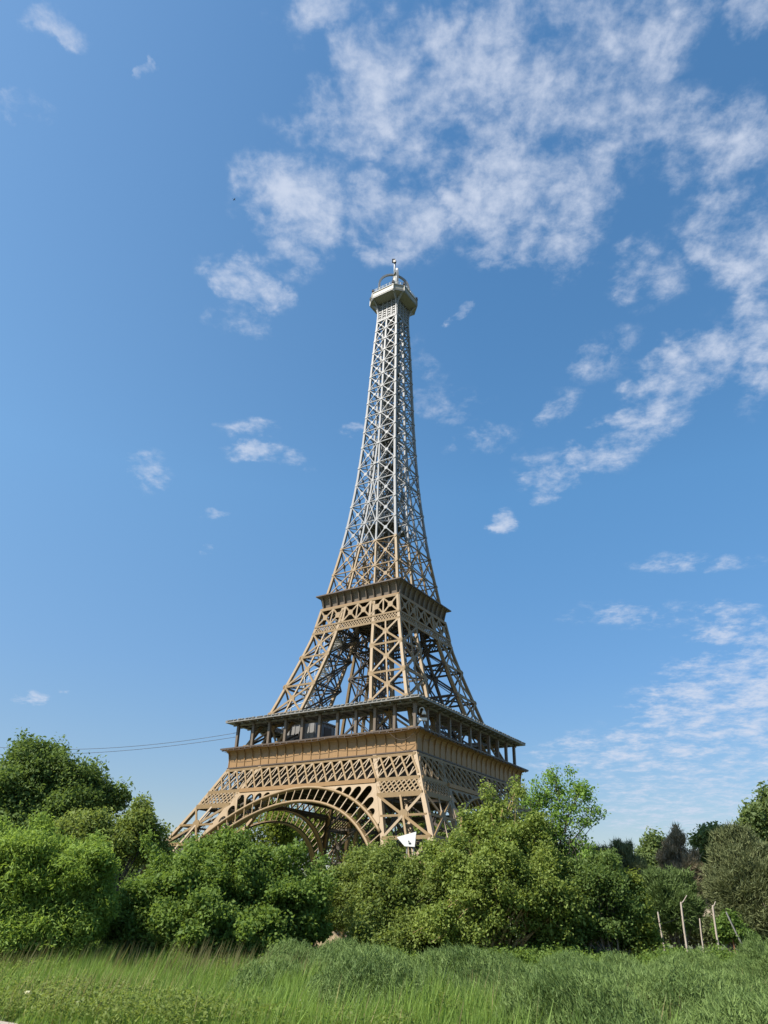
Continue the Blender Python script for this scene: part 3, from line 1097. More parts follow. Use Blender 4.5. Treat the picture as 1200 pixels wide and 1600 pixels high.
pf = MB()
o8 = octo(1.76, 1.07)
vs = [(x, y, 48.0) for x, y in o8] + [(x, y, 48.07) for x, y in o8]
pf.add(vs, [tuple(range(8))[::-1], tuple(range(8, 16))] + [(i, (i + 1) % 8, 8 + (i + 1) % 8, 8 + i) for i in range(8)])
pf.build('top_platform', M_GREY, tower)
pp = MB()
octa_ring(pp, 1.73, 1.05, 48.07, 1.73, 1.05, 48.62)
octa_ring(pp, 1.78, 1.08, 48.60, 1.78, 1.08, 48.66, 0.1)
octa_ring(pp, 1.765, 1.07, 48.12, 1.765, 1.07, 48.15, 0.03)
for x, y in octo(1.745, 1.06):
    pp.box((x, y, 48.36), (0.07, 0.07, 0.6))
pp.build('parapet', M_CREAM, tower)
un = MB()
for k in range(4):
    for s in (-1, 1):
        # curved brackets from shaft corner to the platform corners
        A = Vector(rot4((s * 0.92, -0.93, 46.75), k))
        B = Vector(rot4((s * 1.06, -1.70, 47.98), k))
        pts = []
        for i in range(9):
            th = i / 8 * math.pi / 2
            f = 1 - math.cos(th)
            pts.append(A + (Vector((B.x, B.y, A.z)) - A) * f + Vector((0, 0, (B.z - A.z) * math.sin(th))))
        for p0, p1 in zip(pts, pts[1:]):
            un.bar(p0, p1, 0.10, 0.18, Vector(rot4((0, -1, 0.3), k)))
        un.bar(A, Vector(rot4((s * 0.93, -0.93, 47.98), k)), 0.09, 0.07, rot4((0, -1, 0), k))
    un.bar(rot4((-1.7, -1.02, 47.95), k), rot4((1.7, -1.02, 47.95), k), 0.08, 0.09, (0, 0, 1))
# sloping coffer under the deck
a, b = octo(1.70, 1.03), octo(0.96, 0.94)
un.build('bracket', M_GREY, tower)
co = MB()
octa_ring(co, 1.02, 0.98, 47.82, 1.70, 1.03, 48.0, 0.04)
co.build('soffit', M_ROOF, tower)
rl = MB()
o8 = octo(1.72, 1.04)
for i in range(8):
    x0, y0 = o8[i]
    x1, y1 = o8[(i + 1) % 8]
    L = math.hypot(x1 - x0, y1 - y0)
    n = max(1, round(L / 0.32))
    for zz_ in (48.82, 48.98):
        rl.tube([(x0, y0, zz_), (x1, y1, zz_)], 0.016 if zz_ < 48.9 else 0.022, 5)
    for j in range(n):
        f = j / n
        rl.tube([(x0 + (x1 - x0) * f, y0 + (y1 - y0) * f, 48.64), (x0 + (x1 - x0) * f, y0 + (y1 - y0) * f, 48.99)], 0.018, 5)
rl.build('railing', M_WHITE, tower)
hp = MB()
for ang in (R(45), R(-45)):
    dx, dy = math.cos(ang), math.sin(ang)
    pts = [(-1.33 * dx, -1.33 * dy, 48.66)]
    for i in range(25):
        th = math.pi - math.pi * i / 24
        pts.append((1.33 * math.cos(th) * dx, 1.33 * math.cos(th) * dy, 50.35 + 1.45 * math.sin(th)))
    pts.append((1.33 * dx, 1.33 * dy, 48.66))
    nr = Vector((-dy, dx, 0))
    for p0, p1 in zip(pts, pts[1:]):
        hp.bar(p0, p1, 0.17, 0.16, nr, off=0.0 if ang > 0 else 0.003)
hp.build('arched_hoop', M_GREY, tower)
cab = MB()
cab.lathe((0, 0, 48.07), [(0.55, 0), (0.55, 0.5), (0.6, 0.55), (0.5, 1.2), (0.25, 1.5)], 12)
cab.build('lantern_drum', M_ROOF, tower)
an = MB()
an.tube([(0, 0, 49.4), (0, 0, 51.9)], 0.075, 8)
an.tube([(-0.05, 0.03, 51.8), (-0.05, 0.03, 53.5)], 0.045, 8)
an_o = an.build('mast', M_WHITE, tower)
bx = MB()
bx.box((-0.17, 0.06, 53.75), (0.28, 0.2, 0.34), 0.5)
bx.box((0.03, -0.06, 53.42), (0.22, 0.2, 0.26), 0.2)
bx.tube([(-0.22, 0.05, 53.9), (-0.30, 0.05, 54.02)], 0.06, 6)
bx.tube([(0.05, 0.03, 52.0), (0.06, 0.03, 53.4)], 0.025, 6)
bx.box((0.12, 0.0, 51.9), (0.16, 0.14, 0.9), 0.4)
bx.build('beacon', M_BLACK, an_o)
cy = MB()
cy.tube([(0.28, -0.02, 49.9), (0.28, -0.02, 52.4), (0.26, -0.02, 52.5)], [0.13, 0.13, 0.05], 12)
cy.build('aerial_cylinder', M_WHITE, tower)
sl = None
for (x, y) in ((-1.05, -1.74), (1.05, -1.74), (1.74, -1.05), (1.74, 1.05), (1.05, 1.74), (-1.74, -1.05)):
    q = MB()
    q.box((0, 0, 0.0), (0.2, 0.2, 0.18), 0.4)
    q.box((0, 0, 0.13), (0.13, 0.13, 0.1), 0.7)
    q.box((0, 0, -0.12), (0.04, 0.04, 0.12))
    o = q.build('spotlight', M_BLACK, tower)
    o.location = (x * 0.98, y * 0.98, 48.88)

# ---- stairs: an outside flight up the left leg, a zigzag flight inside the left upper leg
st = MB()


def flight(mb, A, B, width, rail=0.85, n=None):
    A, B = Vector(A), Vector(B)
    dxy = Vector((B.x - A.x, B.y - A.y, 0))
    L = (B - A).length
    sidev = Vector((-dxy.y, dxy.x, 0)).normalized() * width / 2
    n = n or max(3, int(abs(B.z - A.z) / 0.2))
    for s in (-1, 1):
        mb.bar(A + sidev * s, B + sidev * s, 0.18, 0.04, sidev)
        up = Vector((0, 0, rail))
        mb.tube([A + sidev * s + up, B + sidev * s + up], 0.022, 5)
        mb.tube([A + sidev * s + up * 0.5, B + sidev * s + up * 0.5], 0.015, 5)
        for i in range(n // 2 + 1):
            q = A + (B - A) * (i / max(1, n // 2)) + sidev * s
            mb.tube([q, q + up], 0.016, 4)
    ang = math.atan2(dxy.y, dxy.x)
    for i in range(n):
        q = A + (B - A) * ((i + 0.5) / n)
        mb.box((q.x, q.y, q.z), (0.24, width, 0.03), ang)


# along the inside of the left leg, up to the first floor
pz = [0.3, 2.5, 4.7, 6.9, 9.3]
for i, (a, b) in enumerate(zip(pz, pz[1:])):
    ca = (W(a) + Sn(a)) / 2
    cb = (W(b) + Sn(b)) / 2
    off = 0.5 if i % 2 == 0 else -0.5
    flight(st, (-ca - 1.0, -ca + off + 0.6, a), (-cb - 0.55, -cb + off + 0.3, b), 0.75)
st.build('access_stair', M_ROOF, tower)
sp_ = MB()
zc = 10.2
n = 0
while zc < 19.0:
    c = (W(zc) + Sn(zc)) / 2 - 0.1
    th = n * R(30)
    ctr = Vector((-c, -c, zc))
    e = ctr + Vector((math.cos(th), math.sin(th), 0)) * 0.62
    sp_.bar(ctr, e, 0.24, 0.03, (0, 0, 1))
    sp_.tube([e, e + Vector((0, 0, 0.85))], 0.018, 4)
    zn = zc + 0.19
    c2 = (W(zn) + Sn(zn)) / 2 - 0.1
    e2 = Vector((-c2, -c2, zn)) + Vector((math.cos(th + R(30)), math.sin(th + R(30)), 0)) * 0.62
    sp_.tube([e + Vector((0, 0, .85)), e2 + Vector((0, 0, .85))], 0.03, 4)
    sp_.tube([e + Vector((0, 0, .45)), e2 + Vector((0, 0, .45))], 0.02, 4)
    if n % 4 == 0:
        c3 = (W(zc + .76) + Sn(zc + .76)) / 2 - 0.1
        sp_.tube([ctr, (-c3, -c3, zc + 0.76)], 0.06, 6)
    zc = zn
    n += 1
sp_.build('spiral_stair', M_WHITE, tower)

# lift shaft / service mast up the middle between first and second floor, seen dark through the legs
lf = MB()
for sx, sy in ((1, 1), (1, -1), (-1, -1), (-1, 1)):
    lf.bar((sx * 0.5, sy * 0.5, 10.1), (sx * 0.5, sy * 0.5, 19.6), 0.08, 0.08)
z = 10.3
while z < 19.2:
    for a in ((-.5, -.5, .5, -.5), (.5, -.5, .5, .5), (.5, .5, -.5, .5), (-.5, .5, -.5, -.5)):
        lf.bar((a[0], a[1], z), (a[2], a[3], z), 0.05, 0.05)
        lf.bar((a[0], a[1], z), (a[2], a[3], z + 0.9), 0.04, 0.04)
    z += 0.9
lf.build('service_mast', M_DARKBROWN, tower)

# curved knee braces under the second floor, between the legs
for k in range(4):
    kb = MB()
    F = Face(kb, k)
    for d in (0.0, -1.9):
        pts = []
        for i in range(13):
            th = math.pi * i / 12
            pts.append(F.p(1.25 * math.cos(th), 16.95 + 0.6 * math.sin(th), d - 0.15))
        for p0, p1 in zip(pts, pts[1:]):
            if d < 0:
                kb.bar(p0, p1, 0.14, 0.12, F.n)
    kb.build('knee_brace', M_DARKBROWN, tower)

# ------------------------------------------------------------------ things fixed to the tower
TM = Matrix.Translation((TX, TY, 0)) @ Matrix.Rotation(TROT, 4, 'Z')


def tw(x, y, z):
    return TM @ Vector((x, y, z))


cabin = empty('cabin', tw(-2.85, -3.55, 10.12), TROT, 'small grey sheet metal cabin standing on the first floor gallery', 'cabin')
mb = MB()
mb.box((0, 0, 0.82), (2.3, 2.0, 1.6))
for i in range(7):
    mb.box((-1.1 + i * 0.367, -1.01, 0.82), (0.05, 0.05, 1.58))
for i in range(6):
    mb.box((1.155, -0.95 + i * 0.38, 0.82), (0.05, 0.05, 1.58))
mb.build('wall', M_CABIN, cabin)
mb = MB()
mb.box((0, 0, 1.67), (2.5, 2.2, 0.08))
mb.build('roof', M_ROOF, cabin)
mb = MB()
mb.box((1.165, 0.25, 0.72), (0.05, 0.72, 1.4))
mb.build('door', M_DARKBROWN, cabin)

cctv = empty('security_camera', tw(6.45, -6.05, 10.85), TROT, 'white dome security camera hanging from a curved arm at the gallery corner', 'camera')
mb = MB()
mb.tube([(0 - .1, 0, 0.25), (0 - .1, 0, 0.5)] + [(0.12 - 0.22 * math.cos(R(a)), 0, 0.5 + 0.17 * math.sin(R(a))) for a in range(20, 181, 20)] + [(0.34, 0, 0.4)], 0.04, 8)
mb.build('arm', M_WHITE, cctv)
mb = MB()
mb.lathe((0.34, 0, 0.0), [(0.16, 0.05), (0.19, 0.1), (0.17, 0.25), (0.09, 0.38), (0.05, 0.44)], 16)
mb.build('housing', M_WHITE, cctv)
mb = MB()
mb.lathe((0.34, 0, 0.0), [(0.02, -0.11), (0.1, -0.08), (0.15, 0.0), (0.155, 0.049)], 16)
mb.build('dome', M_BLACK, cctv)
cctv.scale = (0.62, 0.62, 0.62)

fl = empty('floodlight', tw(6.45, -6.0, 10.62), TROT + 0.5, 'small white floodlight clamped to the front corner post of the gallery', 'light')
mb = MB()
mb.box((0.1, 0, 0.05), (0.42, 0.2, 0.14), 0.15)
mb.build('housing', M_WHITE, fl)
mb = MB()
mb.box((-0.14, 0, 0.0), (0.14, 0.06, 0.24))
mb.build('bracket', M_WHITE, fl)

# white board fixed to the foot of the front leg
pA = at(636, 1312, 32.0)
sgn = empty('white_board', pA, TROT + R(8), 'blank white board leaning on the front leg above the bushes', 'board')
mb = MB()
mb.plate([(-0.56, 0, 0.12), (0.50, 0, 0.36), (0.42, 0, -0.33), (-0.12, 0, -0.30)], (0, -1, 0.1), 0.03)
mb.build('panel', M_WHITE, sgn)
mb = MB()
mb.bar((-0.1, 0.08, -1.9), (-0.02, 0.08, 0.15), 0.06, 0.05)
mb.bar((0.3, 0.08, -1.9), (0.32, 0.08, 0.2), 0.06, 0.05)
mb.bar((-0.4, 0.05, -0.0), (0.42, 0.05, 0.02), 0.05, 0.04)
mb.build('frame', M_ROOF, sgn)
mb = MB()
mb.box((0.16, -0.03, -0.16), (0.12, 0.02, 0.05))
mb.box((0.1, -0.03, -0.07), (0.05, 0.02, 0.04))
mb.build('fitting', M_BLACK, sgn)
sgn.scale = (0.8, 1, 0.8)


# ------------------------------------------------------------------ overhead cables and their pole
def cable(p0, p1, sag, name, label):
    p0, p1 = Vector(p0), Vector(p1)
    pts = []
    for i in range(41):
        t = i / 40
        pts.append(p0 + (p1 - p0) * t + Vector((0, 0, -4 * sag * t * (1 - t))))
    mb = MB()
    mb.tube(pts, 0.014, 5)
    o = mb.build(name, M_BLACK, None)
    tag(o, label, 'cable', 'cables running from the tower to the left')


att = tw(-6.24, -6.2, 11.15)
att2 = tw(-6.24, -6.2, 10.9)
PoleP = at(-75, 1290, 60.0)
CZ = at(-75, 1160, 60.0).z
pxy = (PoleP.x, PoleP.y)
e1 = Vector((pxy[0], pxy[1], CZ))
e2 = Vector((pxy[0], pxy[1], CZ - 0.55))
cable(e1, att, 0.6, 'overhead_cable', 'upper black cable sagging from the treetop to the tower gallery')
cable(e2, att2, 0.45, 'overhead_cable', 'lower black cable running just under another one to the tower gallery')
pol = empty('utility_pole', (pxy[0], pxy[1], 0), 0, 'wooden utility pole carrying the two cables, past the left edge', 'pole')
mb = MB()
mb.tube([(0, 0, 0), (0, 0, CZ + 0.4)], [0.16, 0.11], 10)
mb.build('pole', B_GREY, pol)
mb = MB()
mb.box((0, 0, CZ), (0.5, 0.1, 0.1))
mb.build('crossarm', B_GREY, pol)


# ------------------------------------------------------------------ foliage
def leaves_at(rng, C, n_each, spread, L, aspect, outward, upb, flat=0.75, up_only=False, sym=None):
    """leaf quads round clump centres C (n,3); returns V, F, tint"""
    n = len(C) * n_each
    ctr = np.repeat(C, n_each, 0)
    off = rng.normal(size=(n, 3)) * np.array([1, 1, flat]) * spread
    r = np.linalg.norm(off, axis=1, keepdims=True)
    off *= np.minimum(1, 2.0 * spread / np.maximum(r, 1e-6))
    pos = ctr + off
    dirn = off / np.maximum(np.linalg.norm(off, axis=1, keepdims=True), 1e-6)
    nrm = dirn * outward + np.array([0, 0, upb]) + rng.normal(size=(n, 3)) * 0.6
    nrm /= np.linalg.norm(nrm, axis=1, keepdims=True)
    ax = np.cross(nrm, rng.normal(size=(n, 3)))
    ax /= np.linalg.norm(ax, axis=1, keepdims=True)
    sd_ = np.cross(nrm, ax)
    ln = L * rng.uniform(0.6, 1.35, size=(n, 1)) * np.repeat(rng.uniform(0.7, 1.45, size=len(C)), n_each)[:, None]
    wd = ln * aspect
    v0 = pos - ax * ln * 0.5
    v1 = pos + sd_ * wd * 0.5 + nrm * ln * 0.06
    v2 = pos + ax * ln * 0.5 - nrm * ln * 0.12
    v3 = pos - sd_ * wd * 0.5 + nrm * ln * 0.06
    V = np.stack([v0, v1, v2, v3], 1).reshape(-1, 3)
    Fq = np.arange(4 * n).reshape(n, 4)
    tclump = np.repeat(rng.uniform(0, 1, size=len(C)), n_each)
    tint = np.clip(0.55 * tclump + 0.45 * rng.uniform(0, 1, size=n), 0, 1)
    return V, Fq, np.repeat(tint, 4)


def needles_at(rng, C, n_each, spread, L, wdt, base, up=0.4):
    """thin needle blades radiating from shoots at C"""
    n = len(C) * n_each
    ctr = np.repeat(C, n_each, 0)
    out = C - base
    out /= np.maximum(np.linalg.norm(out, axis=1, keepdims=True), 1e-6)
    out = np.repeat(out, n_each, 0)
    dr = out * 0.7 + rng.normal(size=(n, 3)) * 0.6 + np.array([0, 0, up])
    dr /= np.linalg.norm(dr, axis=1, keepdims=True)
    p0 = ctr + rng.normal(size=(n, 3)) * spread
    ln = L * rng.uniform(0.6, 1.3, size=(n, 1))
    sd_ = np.cross(dr, rng.normal(size=(n, 3)))
    sd_ /= np.linalg.norm(sd_, axis=1, keepdims=True)
    V = np.stack([p0 - sd_ * wdt, p0 + sd_ * wdt, p0 + dr * ln], 1).reshape(-1, 3)
    Fq = np.arange(3 * n).reshape(n, 3)
    tc_ = np.repeat(rng.uniform(0, 1, size=len(C)), n_each)
    tint = np.clip(0.5 * tc_ + 0.5 * rng.uniform(0, 1, size=n), 0, 1)
    return V, Fq, np.repeat(tint, 3)


def sample_lobes(rng, lobes, n, shell=0.45, bough=0.72, shoots=0.02, low=False):
    A = np.array([l[3] * l[4] + l[4] * l[5] + l[3] * l[5] for l in lobes])
    pick = rng.choice(len(lobes), size=n, p=A / A.sum())
    Lb = np.array(lobes)[pick]
    d = rng.normal(size=(n, 3))
    d /= np.linalg.norm(d, axis=1, keepdims=True)
    # bumpy radius so that the outline is uneven
    bump = 1 + 0.16 * np.sin(d[:, 0] * 7 + Lb[:, 0] * 3) * np.cos(d[:, 2] * 8 + Lb[:, 1]) + 0.10 * np.sin(d[:, 1] * 15 + d[:, 2] * 11)
    r = (1 - shell * rng.uniform(0, 1, size=n) ** 1.6) * bump
    C = Lb[:, :3] + d * Lb[:, 3:6] * r[:, None]
    # gather the clumps into boughs so that light and dark masses form
    nb = max(12, n // 26)
    pick = rng.choice(len(lobes), size=nb, p=A / A.sum())
    Lm = np.array(lobes)[pick]
    e = rng.normal(size=(nb, 3))
    e /= np.linalg.norm(e, axis=1, keepdims=True)
    if not low:
        e[:, 2] = np.where(e[:, 2] < -0.3, -e[:, 2], e[:, 2])
    rb_ = rng.uniform(0.72, 1.10, size=nb)
    B = Lm[:, :3] + e * Lm[:, 3:6] * rb_[:, None]
    rad = 0.24 * np.cbrt(Lm[:, 3] * Lm[:, 4] * Lm[:, 5]) * rng.uniform(0.6, 1.5, size=nb)
    k = rng.integers(0, nb, size=int(n * bough))
    g_ = rng.normal(size=(len(k), 3))
    g_ /= np.linalg.norm(g_, axis=1, keepdims=True)
    g_[:, 2] = np.where(g_[:, 2] < -0.2, -g_[:, 2] * 0.7, g_[:, 2] * 0.75)
    C2 = B[k] + g_ * rad[k][:, None] * rng.uniform(0.55, 1.05, size=(len(k), 1))
    C = np.concatenate([C[:n - len(k)], C2])
    # shoots that stick out of the crown
    ns = max(6, int(n * shoots))
    S_ = B[rng.integers(0, nb, size=ns)] + rng.normal(size=(ns, 3)) * rad.mean() * 0.5
    up = rng.normal(size=(ns, 3)) * 0.35 + np.array([0, 0, 1.0])
    L_ = rad.mean() * rng.uniform(0.9, 2.2, size=(ns, 1))
    C3 = np.concatenate([S_ + up * L_ * t for t in (0.35, 0.55, 0.72, 0.88, 1.0)])
    return np.concatenate([C, C3])


def branches(mb, rng, base, tops, r0, wiggle=0.25, seg=5, split=0.45):
    """limbs from the base towards the given points, joining lower down"""
    base = Vector(base)
    for tp in tops:
        tp = Vector(tp)
        L = (tp - base).length
        n = 6
        pts, rad = [], []
        ph = Vector(rng.normal(size=3).tolist()) * wiggle * 0.12 * L
        mid = Vector((base.x + (tp.x - base.x) * 0.25, base.y + (tp.y - base.y) * 0.25, base.z + (tp.z - base.z) * 0.55))
        for i in range(n + 1):
            t = i / n
            q = base * (1 - t) ** 2 + mid * 2 * t * (1 - t) + tp * t * t
            q = q + ph * math.sin(t * math.pi) * math.sin(t * 5)
            pts.append(q)
            rad.append(max(r0 * (1 - 0.85 * t), 0.006))
        mb.tube(pts, rad, seg)


def plant(name, label, cat, lobes, D_base, leaf, bark, nclump, n_each, spread, L, aspect=0.55, seed=1, kind='leaf',
          r0=0.09, nlimb=14, group=None, outward=0.3, upb=0.45, shell=0.5, base=None, stems=1, hole=0.0, zmin=0.1,
          stem_spread=0.0, twig=0, bough=0.45, shoots=0.05, low=None):
    """lobes: (px, py, D, half-width px, half-height px[, depth m]) read as picture position, turned into metres here"""
    rng = np.random.default_rng(seed)
    LB = []
    for l in lobes:
        px, py, D, hw, hh = l[:5]
        c = at(px, py, D)
        rx = (at(px + hw, py, D) - c).length
        rz_ = (at(px, py - hh, D) - c).length
        ry = l[5] if len(l) > 5 else 0.8 * rx
        LB.append((c.x, c.y, c.z, rx * 0.87, ry * 0.87, rz_ * 0.85))
    zc_ = min(l[2] for l in LB)
    if base is None:
        cx = sum(l[0] * l[3] for l in LB) / sum(l[3] for l in LB)
        cy = sum(l[1] * l[3] for l in LB) / sum(l[3] for l in LB)
    else:
        b = at(base[0], 1500, base[1])
        cx, cy = b.x, b.y
    bz = float(gz(np.float64(cx), np.float64(cy)))
    root = empty(name, (cx, cy, bz), 0, label, cat, group)
    C = sample_lobes(rng, LB, nclump, shell, bough, shoots, (name == 'shrub') if low is None else low)
    C = C[C[:, 2] > bz + zmin]
    if hole > 0:
        h = np.sin(C[:, 0] * 2.1 + seed) * np.sin(C[:, 1] * 1.9 + 1.3 * seed) * np.sin(C[:, 2] * 2.4 + 0.7 * seed)
        C = C[h < 1 - hole * 1.3 + 0 * h] if False else C[(h < 0.55 - hole) | (rng.uniform(size=len(C)) < 0.25)]
    Cl = C - np.array([cx, cy, bz])
    if kind == 'leaf':
        V, Fq, tint = leaves_at(rng, Cl, n_each, spread, L, aspect, outward, upb)
    else:
        V, Fq, tint = needles_at(rng, Cl, n_each, spread, L, aspect, np.array([0, 0, np.mean(Cl[:, 2]) * 0.8]))
    np_mesh('crown', V, Fq, leaf, root, {'tint': tint})
    mb = MB()
    top = Cl[rng.choice(len(Cl), size=min(nlimb, len(Cl)), replace=False)]
    for s in range(stems):
        bx_ = (rng.uniform(-stem_spread, stem_spread), rng.uniform(-stem_spread, stem_spread) * 0.6, -0.1)
        sub = top[s::stems]
        if stems == 1:
            cz = float(np.percentile(Cl[:, 2], 25))
            fork = Vector((0, 0, max(0.4, cz * 0.55)))
            mb.tube([bx_, (bx_[0] * .5, bx_[1] * .5, fork.z * 0.5), fork], [r0 * 1.25, r0 * 1.05, r0 * 0.9], 7)
            branches(mb, rng, fork, sub, r0 * 0.62)
        else:
            branches(mb, rng, bx_, sub, r0)
    if twig:
        # fine twigs ending in the leaf clumps
        tw_ = Cl[rng.choice(len(Cl), size=min(twig, len(Cl)), replace=False)]
        ctr = Cl.mean(0)
        for q in tw_:
            q = ctr + (q - ctr) * rng.uniform(0.95, 1.12)
            a_ = q + (ctr - q) * rng.uniform(0.2, 0.45) + rng.normal(size=3) * 0.08
            mb.tube([tuple(a_), tuple((a_ + q) / 2 + rng.normal(size=3) * 0.05), tuple(q)], [r0 * 0.16, r0 * 0.11, 0.005], 4, caps=False)
    mb.build('trunk', bark, root)
    return root


GT = 'trees standing behind the tower'
# far trees seen through the arch and the legs
plant('tree', 'yellowish green tree seen under the arch behind the tower', 'tree', [(430, 1340, 84, 75, 85), (400, 1300, 82, 60, 55), (520, 1345, 84, 60, 85)],
      84, L_YEL, B_GREY, 420, 45, 0.55, 0.30, seed=11, r0=0.25, group=GT, twig=60)
plant('tree', 'pale green tree behind the inner right leg under the arch', 'tree', [(570, 1330, 88, 60, 85), (640, 1330, 86, 60, 75)],
      88, L_MID, B_GREY, 320, 45, 0.55, 0.30, seed=12, r0=0.25, group=GT, twig=60)
plant('tree', 'green tree behind the front leg of the tower', 'tree', [(700, 1350, 92, 80, 55), (770, 1365, 90, 60, 50)],
      92, L_MID, B_GREY, 320, 42, 0.55, 0.32, seed=13, r0=0.25, group=GT)
plant('tree', 'low green tree far behind the left leg of the tower', 'tree', [(320, 1350, 86, 70, 45), (250, 1360, 84, 60, 40)],
      86, L_FAR, B_GREY, 320, 42, 0.55, 0.32, seed=14, r0=0.25, group=GT)

# left
plant('tree', 'large dark green tree at the left edge, tallest of the left trees', 'tree',
      [(40, 1214, 46, 62, 42), (95, 1240, 46, 75, 46), (20, 1262, 45, 60, 50), (150, 1250, 46, 40, 26), (180, 1252, 46, 14, 10), (90, 1285, 45, 75, 45), (30, 1320, 44, 80, 60)],
      46, L_DARK, B_DARK, 1500, 60, 0.36, 0.17, seed=21, r0=0.3, nlimb=26, shell=0.55, twig=150, hole=0.0)
plant('tree', 'medium tree with thin brown twigs between the big dark tree and the leg', 'tree',
      [(215, 1310, 31, 42, 40), (120, 1310, 31, 45, 36), (245, 1340, 31, 28, 26), (205, 1285, 31, 20, 22), (165, 1330, 31, 50, 40)],
      31, L_MID, B_DARK, 520, 42, 0.2, 0.11, seed=22, r0=0.10, nlimb=26, shell=0.6, twig=220, stems=3, stem_spread=0.5)
plant('shrub', 'bright light green feathery shrub filling the left edge', 'shrub',
      [(15, 1375, 23.5, 75, 75), (95, 1370, 23.5, 85, 62), (50, 1338, 24, 80, 32), (140, 1420, 23.3, 40, 60), (90, 1450, 23, 60, 45), (0, 1450, 23, 70, 60), (-60, 1390, 24, 60, 90)],
      23.5, L_BRIGHT, B_DARK, 1900, 70, 0.15, 0.105, aspect=0.30, seed=23, r0=0.05, nlimb=26, stems=6, stem_spread=0.8, shell=0.4, upb=0.1)
plant('shrub', 'big rounded dark green bush left of the centre, widest of the bushes', 'shrub',
      [(335, 1380, 26, 100, 72), (270, 1420, 25.5, 90, 70), (420, 1410, 26, 90, 56), (330, 1455, 25, 130, 50), (465, 1436, 25.8, 45, 48), (215, 1450, 25, 55, 48), (340, 1328, 26.3, 36, 22), (370, 1352, 26.3, 45, 20), (430, 1468, 25.3, 56, 38)],
      26, L_BUSH, B_DARK, 3400, 62, 0.15, 0.095, aspect=0.62, seed=24, r0=0.05, nlimb=30, stems=8, stem_spread=1.2, shell=0.38)
plant('shrub', 'olive green bush in front of the right arch foot', 'shrub',
      [(590, 1385, 28, 62, 62), (640, 1420, 27.5, 75, 72), (580, 1435, 27, 42, 58), (560, 1350, 28.3, 22, 28), (690, 1440, 27, 60, 55), (610, 1358, 28.4, 42, 22), (535, 1385, 28.4, 34, 32), (612, 1470, 26.6, 70, 30)],
      27.5, L_MID, B_GREY, 2100, 56, 0.15, 0.085, aspect=0.6, seed=25, r0=0.045, nlimb=40, stems=8, stem_spread=1.2, shell=0.42, twig=260)
plant('shrub', 'small shaded green shrub behind the tan bank of earth', 'shrub', [(512, 1405, 33, 34, 28), (525, 1432, 32.5, 34, 26), (495, 1430, 32.5, 26, 24)],
      32.5, L_MID, B_GREY, 420, 44, 0.16, 0.09, seed=30, r0=0.03, nlimb=16, stems=4, stem_spread=0.4)
plant('tree', 'many stemmed tree with ochre bark right of the front leg', 'tree',
      [(780, 1330, 26.5, 66, 58), (730, 1375, 26.3, 62, 58), (835, 1365, 26.5, 50, 55), (775, 1400, 26, 90, 65), (760, 1282, 26.6, 18, 16), (795, 1268, 26.6, 24, 22), (700, 1342, 26.6, 36, 30), (860, 1420, 26, 60, 60), (720, 1450, 25.6, 70, 40), (762, 1240, 26.6, 9, 18), (830, 1290, 26.6, 30, 26)],
      26.3, L_YELM, B_YEL, 2100, 44, 0.15, 0.09, aspect=0.6, seed=26, r0=0.075, nlimb=60, stems=8, stem_spread=0.7, shell=0.75, twig=340, hole=0.2, bough=0.38)
plant('sapling', 'young airy tree with fresh light green leaves, rising above the bushes', 'tree',
      [(872, 1235, 27.5, 32, 39), (842, 1262, 27.5, 34, 25), (897, 1262, 27.5, 32, 29), (867, 1300, 27.5, 55, 36), (917, 1285, 27.5, 20, 13), (882, 1345, 27.5, 46, 39), (862, 1213, 27.5, 18, 18), (907, 1232, 27.5, 25, 18), (927, 1268, 27.5, 23, 14), (830, 1250, 27.5, 23, 13), (892, 1205, 27.5, 10, 13)],
      27.5, L_YOUNG, B_DARK, 700, 11, 0.10, 0.085, aspect=0.6, seed=27, r0=0.055, nlimb=44, shell=0.95, twig=200, bough=0.12, shoots=0.05, base=(868, 27.5))
plant('shrub', 'dark tangled shrub under the airy young tree', 'shrub',
      [(900, 1400, 26.6, 55, 55), (950, 1410, 26.6, 55, 58), (890, 1450, 26.8, 60, 40), (980, 1450, 27.3, 45, 35), (850, 1450, 26.8, 50, 40), (930, 1370, 27, 45, 30)],
      27.4, L_DARK, B_GREY, 1150, 48, 0.17, 0.09, seed=27, r0=0.045, nlimb=34, stems=7, stem_spread=1.0, shell=0.5, twig=160, hole=0.1)
plant('shrub', 'yellow green leafy shrub beside the fence posts', 'shrub',
      [(994, 1415, 27.5, 22, 45), (980, 1440, 27.5, 34, 40), (993, 1380, 27.5, 12, 22), (1005, 1465, 27, 22, 26), (955, 1375, 27.8, 30, 22)],
      27.5, L_YEL, B_GREY, 420, 46, 0.14, 0.095, seed=29, r0=0.03, nlimb=18, stems=5, stem_spread=0.4, shell=0.6)

